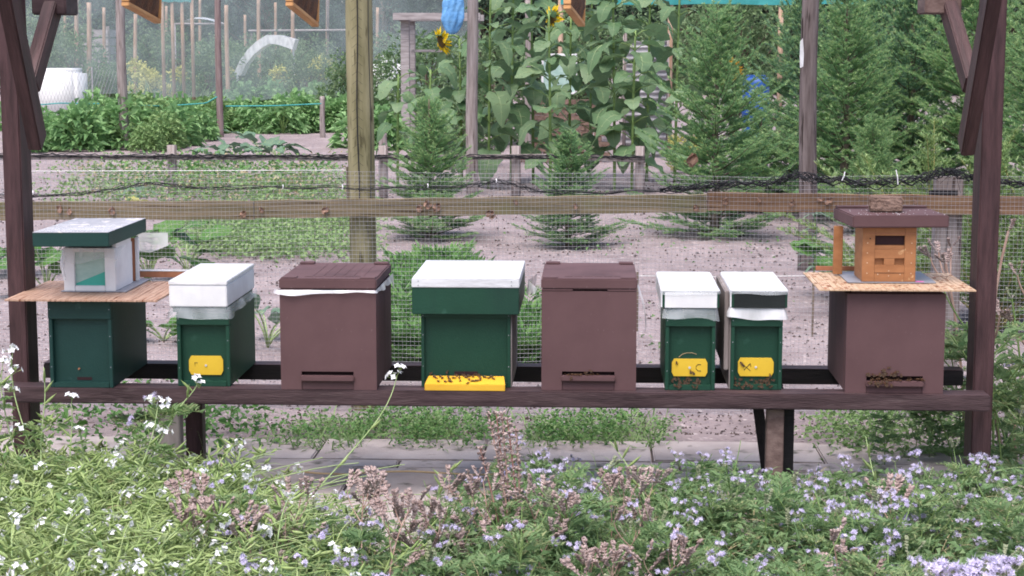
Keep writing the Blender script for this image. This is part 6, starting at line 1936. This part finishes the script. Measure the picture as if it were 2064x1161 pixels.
def put_heads(t, tips, meshes, name, s, prob=1.0, scl=1.0, mixm=None, mixp=0):
    for p, d in tips:
        if random.random() > prob: continue
        me_ = random.choice(meshes); nm = name
        if mixm and random.random() < mixp: me_ = random.choice(mixm); nm = 'seed_head'
        o = inst(me_, nm, t, Vector(p) * s)
        o.rotation_mode = 'QUATERNION'; o.rotation_quaternion = upq(Vector(d).normalized() + Vector((0, 0, .8))) @ Matrix.Rotation(random.uniform(0, 6.28), 3, 'Z').to_quaternion()
        k = scl * random.uniform(.8, 1.2); o.scale = (k, k, k)
def place_phac(x, y, s, label, group, z=0, dry=.15):
    st, le, tips = random.choice(PP)
    t = thing('phacelia_plant', label, 'flower', (x, y, z), random.uniform(0, 6.28), group)
    inst(st, 'stems', t, sc=s); inst(le, 'foliage', t, sc=s)
    put_heads(t, tips, PHD, 'flower_head', s, .42, .76, GRN, dry)
    return t
def place_radish(x, y, s, label, group, z=0, bloom=.55):
    st, po, le, tips = random.choice(RP)
    t = thing('radish_plant', label, 'flower', (x, y, z), random.uniform(0, 6.28), group)
    inst(st, 'stems', t, sc=s); inst(po, 'pods', t, sc=s)['kind'] = 'stuff'; inst(le, 'leaves', t, sc=s)
    put_heads(t, tips, RH, 'flower_cluster', s, bloom, .92)
    return t
def place_dry(x, y, s, label, group, z=0):
    st, tips = random.choice(DP)
    t = thing('dry_seed_plant', label, 'plant', (x, y, z), random.uniform(0, 6.28), group)
    inst(st, 'stems', t, sc=s)
    put_heads(t, tips, DRY, 'seed_head', s, 1.0, 1.1)
    return t
def ux(u, Y): return px(u, 700, Y=Y)[0]
def top_limit(u, Y):
    """tallest plant that keeps the place above it clear, from where the strip's outline runs"""
    vl = np.interp(u, [-60, 60, 200, 420, 500, 560, 700, 860, 960, 1500, 1640, 1950, 2100], [800, 850, 885, 890, 925, 1005, 1015, 1005, 905, 905, 930, 910, 820])
    return CAMZ - (vl - 100) * Y / FPX
LW = 'white flowering radish plant with green pods in the sprawling patch below the teal hive'
LP = 'lavender flowered phacelia plant with feathery leaves in front of the bench'
LD = 'dry brown phacelia seed plant among the lavender flowers'
n = 0
while n < 210:
    Y = random.uniform(4.05, 5.45); u = random.uniform(-60, 720)
    if u > 420 and random.random() < (u - 420) / 330: continue
    if u > 500 and Y > 5.0: continue
    lim = top_limit(u, Y); s = min(random.uniform(.75, 1.1), lim / .31) * (1 if random.random() < .3 else random.uniform(.6, .9))
    if s < .3: continue
    place_radish(ux(u, Y), Y, s, LW, 'radish patch', bloom=.75 if u > 120 else .4); n += 1
n = 0
while n < 215:
    Y = random.uniform(4.05, 5.75); u = random.uniform(380, 2120)
    if u < 900 and random.random() > (u - 300) / 620: continue
    if 500 < u < 900 and Y > 4.85: continue
    if Y > 5.45 and (u < 960 or random.random() < .4): continue
    lim = top_limit(u, Y); s = min(random.uniform(.5, 1.0), lim / .38) * (1 if random.random() < .3 else random.uniform(.55, .95))
    if s < .25: continue
    place_phac(ux(u, Y), Y, s, LP, 'phacelia strip'); n += 1
n = 0
while n < 32:
    Y = random.uniform(4.05, 5.0); u = random.gauss(1100, 130) if n < 12 else random.uniform(300, 2080)
    lim = CAMZ - (985 - 100) * Y / FPX; s = min(random.uniform(.5, .9), lim / .36)
    if s < .25 or u < -50: continue
    place_dry(ux(u, Y), Y, s, LD, 'dry seed plants'); n += 1
# a few phacelia left behind the bench front and at the right post, one rank of tall ones by the fence end
for u, Y, s in ((268, 5.46, 1.15), (292, 5.47, .95)):
    place_phac(ux(u, Y), Y, s, 'phacelia reaching above the front rail between the teal and white-lidded hives', 'phacelia before the front rail', 0.0, .3)
for u, Y, s in ((2010, 6.2, 1.7), (2050, 6.05, 1.6), (2075, 6.3, 1.9), (1945, 6.4, 1.35), (1930, 6.15, 1.1), (2030, 5.9, 1.2), (2085, 5.8, 1.5), (1850, 6.2, .8), (1790, 6.1, .8), (1880, 6.3, 1.0)):
    place_phac(ux(u, Y), Y, s, 'tall phacelia plant behind the strutted post at the brick-topped hive', 'phacelia by the far post', 0.0, .3)
for u, Y, s in ((2030, 6.3, 2.4), (2060, 6.15, 2.0), (1950, 6.5, 2.0), (2090, 6.3, 2.2)):
    place_dry(ux(u, Y), Y, s, 'tall reddish dry stalk behind the strutted post at the brick-topped hive', 'dry stalks by the far post')
for u, Y, s in ((5, 5.35, 1.1), (-15, 5.42, 1.15), (70, 5.3, .9), (-15, 5.2, 1.1), (110, 5.35, .85)):
    place_radish(ux(u, Y), Y, s, 'tall radish plant with white flowers at the shelter post by the teal hive', 'radish by the shelter post', 0, .6)
# the bundle of tall dry stalks in the middle
tb = thing('dry_stalk_bundle', 'bundle of tall reddish dry stalks with dense seed spikes in front of the bench', 'plant', (ux(1035, 4.72), 4.72, 0))
for k, (ut, vt) in enumerate(((985, 838), (1000, 832), (1012, 834), (1022, 845), (1040, 870), (968, 905), (905, 985))):
    tip = np.array(px(ut, vt, Y=4.75)) - np.array(tb.location)
    b = np.array([random.uniform(-.02, .02), random.uniform(-.02, .02), 0])
    path = bez(b, (b + tip) / 2 + [random.uniform(-.01, .02), 0, .03], tip, 22)
    MB().tube(path, np.linspace(.0036, .0020, 22), 5, cap=False).obj('stalk', 'stem_red' if k % 2 else 'stem_dry', tb, smooth=True)
    sp = MB()
    for j in range(9 if k < 5 else 18, 22):
        for q in range(7):
            a = random.uniform(0, 6.28)
            d = np.array([math.cos(a), math.sin(a), random.uniform(.3, .9)])
            spindle(sp, path[j] + RNG.normal(0, .003, 3), d, .012, .0034, 0, 4)
    sp.obj('seed_spike', 'dry_capsule', tb, smooth=True)
# single long radish stems arching up past the bench
def long_stem(pts, Ys, label, heads, pods=(), feathery=False):
    P = np.array([px(u, v, Y=y) for (u, v), y in zip(pts, Ys)])
    base = P[0].copy()
    t = np.linspace(0, len(P) - 1, 30)
    Q = np.stack([np.interp(t, np.arange(len(P)), P[:, k]) for k in range(3)], 1)
    for _ in range(10): Q[1:-1] = .25 * Q[:-2] + .5 * Q[1:-1] + .25 * Q[2:]
    root = np.array([Q[0][0] - .03, Q[0][1], 0.0])
    Q = np.vstack([root, Q])
    th = thing('arching_radish', label, 'flower', tuple(root))
    MB().tube(Q - root, np.linspace(.0026, .0013, len(Q)), 6).obj('stem', 'stem_pale', th, smooth=True)
    for u, v, y in heads:
        p = np.array(px(u, v, Y=y)) - root
        i = int(np.argmin(np.linalg.norm(Q - root - p, axis=1)))
        MB().tube([Q[i] - root, p], .0009, 4).obj('flower_stalk', 'stem_pale', th)
        o = inst(random.choice(RH), 'flower_cluster', th, p, (random.uniform(-.3, .3), random.uniform(-.3, .3), random.uniform(0, 6)), 1.1)
    for i in range(4, len(Q) - 4, 3):
        if len(pods) and random.random() < pods[0]:
            a = random.uniform(0, 6.28); pm = MB()
            spindle(pm, Q[i] - root, (math.cos(a), -abs(math.sin(a)) * .4, .8), .05, .0045)
            pm.obj('pod', 'pod', th, smooth=True)
    if feathery:
        fm = MB()
        for i in (6, 10, 14, 18):
            a = random.uniform(0, 6.28); feather(fm, Q[i] - root, (math.cos(a), math.sin(a), .3), .09, .035, 6)
        fm.obj('leaves', 'radish_leaf', th)
long_stem([(560, 1060), (620, 1010), (690, 930), (745, 870), (780, 820), (795, 780), (800, 758)], [4.95, 5.05, 5.15, 5.25, 5.32, 5.38, 5.4], 'single long radish stem arching up to the brown hive with white film', [(806, 748, 5.4), (796, 762, 5.4)], (.3,))
long_stem([(240, 1010), (290, 940), (330, 880), (360, 820), (390, 790), (397, 775)], [5.0, 5.1, 5.2, 5.28, 5.33, 5.36], 'long radish stem rising in front of the white-lidded hive', [(392, 768, 5.36), (402, 782, 5.36), (330, 874, 5.2)], (.4,), True)
long_stem([(250, 1000), (290, 930), (310, 870), (318, 820)], [5.0, 5.08, 5.14, 5.2], 'short radish stem with paired white flowers below the front rail', [(310, 812, 5.2), (330, 818, 5.2), (308, 866, 5.16)], (.4,), True)
long_stem([(100, 1000), (60, 900), (28, 800), (22, 740), (25, 715)], [5.1, 5.2, 5.28, 5.32, 5.34], 'long radish stem with white bloom before the shelter post', [(25, 708, 5.34), (32, 750, 5.3)], (.5,), True)
long_stem([(150, 1000), (140, 920), (146, 850), (144, 812)], [5.1, 5.2, 5.28, 5.3], 'thin radish stem with one white bloom under the teal hive', [(145, 806, 5.3), (160, 875, 5.25)], (.5,), True)
long_stem([(860, 1060), (880, 1010), (900, 960), (918, 935)], [5.1, 5.2, 5.25, 5.28], 'thin stem ending in green pods over the paving', [], (.9,))
long_stem([(1860, 1161), (1800, 1060), (1760, 960), (1745, 880)], [4.7, 4.9, 5.0, 5.1], 'yellowing bare stem leaning before the brick-topped hive', [], (.5,), True)
long_stem([(60, 1000), (20, 880), (0, 780), (5, 740)], [5.1, 5.2, 5.28, 5.3], 'radish stem with pods leaning out past the end of the front rail', [(6, 732, 5.3), (20, 790, 5.28)], (.8,), True)
long_stem([(90, 1000), (80, 900), (92, 800), (88, 740)], [5.1, 5.2, 5.25, 5.28], 'thin podded radish stem crossing the end of the front rail', [(40, 870, 5.2)], (.8,), True)
long_stem([(1330, 1100), (1300, 1000), (1260, 930), (1230, 890)], [4.9, 5.0, 5.1, 5.15], 'leaning green stem with pods in front of the brown middle hive', [], (.9,), True)
# ground cover below the taller plants, one mass each
def cover(name, label, n, usamp, Ysamp, mat, ls, h, keepf, asp=.5, kind='kite'):
    Y = RNG.uniform(*Ysamp, n); u = RNG.uniform(*usamp, n)
    k = keepf(u, Y); Y, u = Y[k], u[k]; n = len(Y)
    X = np.array([ux(a, b) for a, b in zip(u, Y)])
    lim = np.minimum(h, np.array([top_limit(a, b) for a, b in zip(u, Y)]) * .7)
    P = np.stack([X, Y, .01 + np.clip(lim, .02, 1) * RNG.random(n)], 1)
    D = rdir(n, -.25, .9)
    if kind == 'kite': mb = kites(P, D, ls * RNG.uniform(.6, 1.4, n), ls * asp, droop=.2)
    else: mb = blades(P, D, ls * RNG.uniform(.6, 1.5, n), ls * asp, .4)
    return tag(mb.obj(name, mat), label, 'ground cover', kind='stuff')
left = lambda u, Y: (RNG.random(len(u)) > np.clip((u - 430) / 300, 0, 1)) & ~((u > 500) & (Y > 5.0))
right = lambda u, Y: (RNG.random(len(u)) < np.clip((u - 350) / 450, 0, 1)) & ~((u > 500) & (u < 920) & (Y > 4.85)) & ((Y < 5.2) | (u > 1000)) & (Y < 5.5)
cover('radish_undergrowth', 'tangle of radish leaves under the white flowers', 9000, (-80, 760), (4.0, 5.45), 'radish_leaf', .045, .15, left, .22)
cover('radish_undergrowth', 'fallen thin radish stems lying across the patch', 9000, (-80, 760), (4.0, 5.42), 'pod', .12, .20, left, .020, 'blade')
cover('phacelia_undergrowth', 'feathery green growth under the lavender flowers', 17000, (350, 2130), (4.0, 5.6), 'feather_leaf', .036, .16, right, .38)
cover('phacelia_undergrowth', 'thin green stalks between the lavender flowers', 3800, (350, 2130), (4.0, 5.55), 'feather_leaf', .10, .18, right, .025, 'blade')
cover('dry_litter', 'withered straw lying through the radish patch', 1500, (-80, 760), (4.0, 5.42), 'straw_leaf', .10, .16, left, .025, 'blade')
cover('dry_litter', 'dry straw and withered stalks between the plants', 4600, (350, 2130), (4.0, 5.4), 'straw_leaf', .08, .13, right, .035, 'blade')
# loose pods over the radish patch as one tangle
pm = MB()
for k in range(1100):
    Y = RNG.uniform(4.05, 5.3); u = RNG.uniform(-60, 640)
    if u > 480 and (RNG.random() < (u - 480) / 200 or Y > 4.95): continue
    z = min(.26, max(.03, top_limit(u, Y) * .75)) * RNG.uniform(.3, 1)
    a = RNG.uniform(0, 6.28)
    spindle(pm, np.array([ux(u, Y), Y, z]), (math.cos(a), math.sin(a), RNG.uniform(-.3, .5)), RNG.uniform(.028, .05), RNG.uniform(.003, .005))
tag(pm.obj('radish_pods', 'pod', smooth=True), 'tangle of pale green radish pods lying over the patch', 'pods', kind='stuff')
ls = MB()
for k in range(170):
    Y = RNG.uniform(4.1, 5.15); u = RNG.uniform(-120, 520)
    z = min(.24, max(.05, top_limit(u, Y) * .72)) * RNG.uniform(.6, 1.05)
    a = RNG.normal(.55, .5); L = RNG.uniform(.25, .6)
    p0 = np.array([ux(u, Y), Y, z * .55]); d = np.array([math.cos(a), math.sin(a) * .8, RNG.uniform(.02, .28)])
    p2 = p0 + d * L; p2[2] = min(p2[2], .30)
    ls.tube(bez(p0, (p0 + p2) / 2 + [0, 0, RNG.uniform(.0, .06)], p2, 8), np.linspace(.0022, .0012, 8), 4, cap=False)
tag(ls.obj('radish_stems', 'stem_pale', smooth=True), 'long pale radish stems lying slantwise over the patch', 'stems', kind='stuff')
# broad single leaves in the strip
for u, v, Y, s, lab in ((455, 1058, 4.75, .36, 'broad round pale green leaf in the flowers below the white-lidded hive'), (430, 1010, 5.0, .30, 'broad green leaf beside the radish patch'), (615, 985, 5.0, .22, 'single broad leaf at the edge of the paving'), (160, 860, 5.35, .22, 'broad pale leaf under the teal hive')):
    p = px(u, v, Y=Y); t = thing('broad_leaf_weed', lab, 'leaf', (p[0], p[1], 0))
    inst(PL[0], 'leaf', t, (0, 0, p[2]), (.7, .2, math.pi + random.uniform(-.6, .6)), s)
    MB().tube([(0, 0, 0), (.01, .01, p[2] * .6), (0, 0, p[2])], .003, 5).obj('leaf_stalk', 'stem_pale', t, smooth=True)
# the close lavender blooms at the lower right corner
for u, v, Y, s in ((1905, 1160, 3.95, 1.5), (1990, 1150, 3.95, 1.5), (1940, 1165, 3.9, 1.4), (2030, 1140, 4.0, 1.2)):
    p = px(u, v, Y=Y); t = thing('phacelia_plant', 'large open lavender phacelia bloom standing proud of the strip below the brick-topped hive', 'flower', (p[0], p[1], 0), 0, 'large lavender blooms')
    MB().tube([(0, 0, 0), (.01, 0, p[2] * .6), (0, 0, p[2])], .003, 5).obj('stems', 'stem_green', t, smooth=True)
    for k in range(4):
        inst(PHD[k], 'flower_head', t, (random.uniform(-.018, .018), random.uniform(-.018, .018), p[2] - .012), (random.uniform(-.5, .5), random.uniform(-.5, .5), k), s * .95)
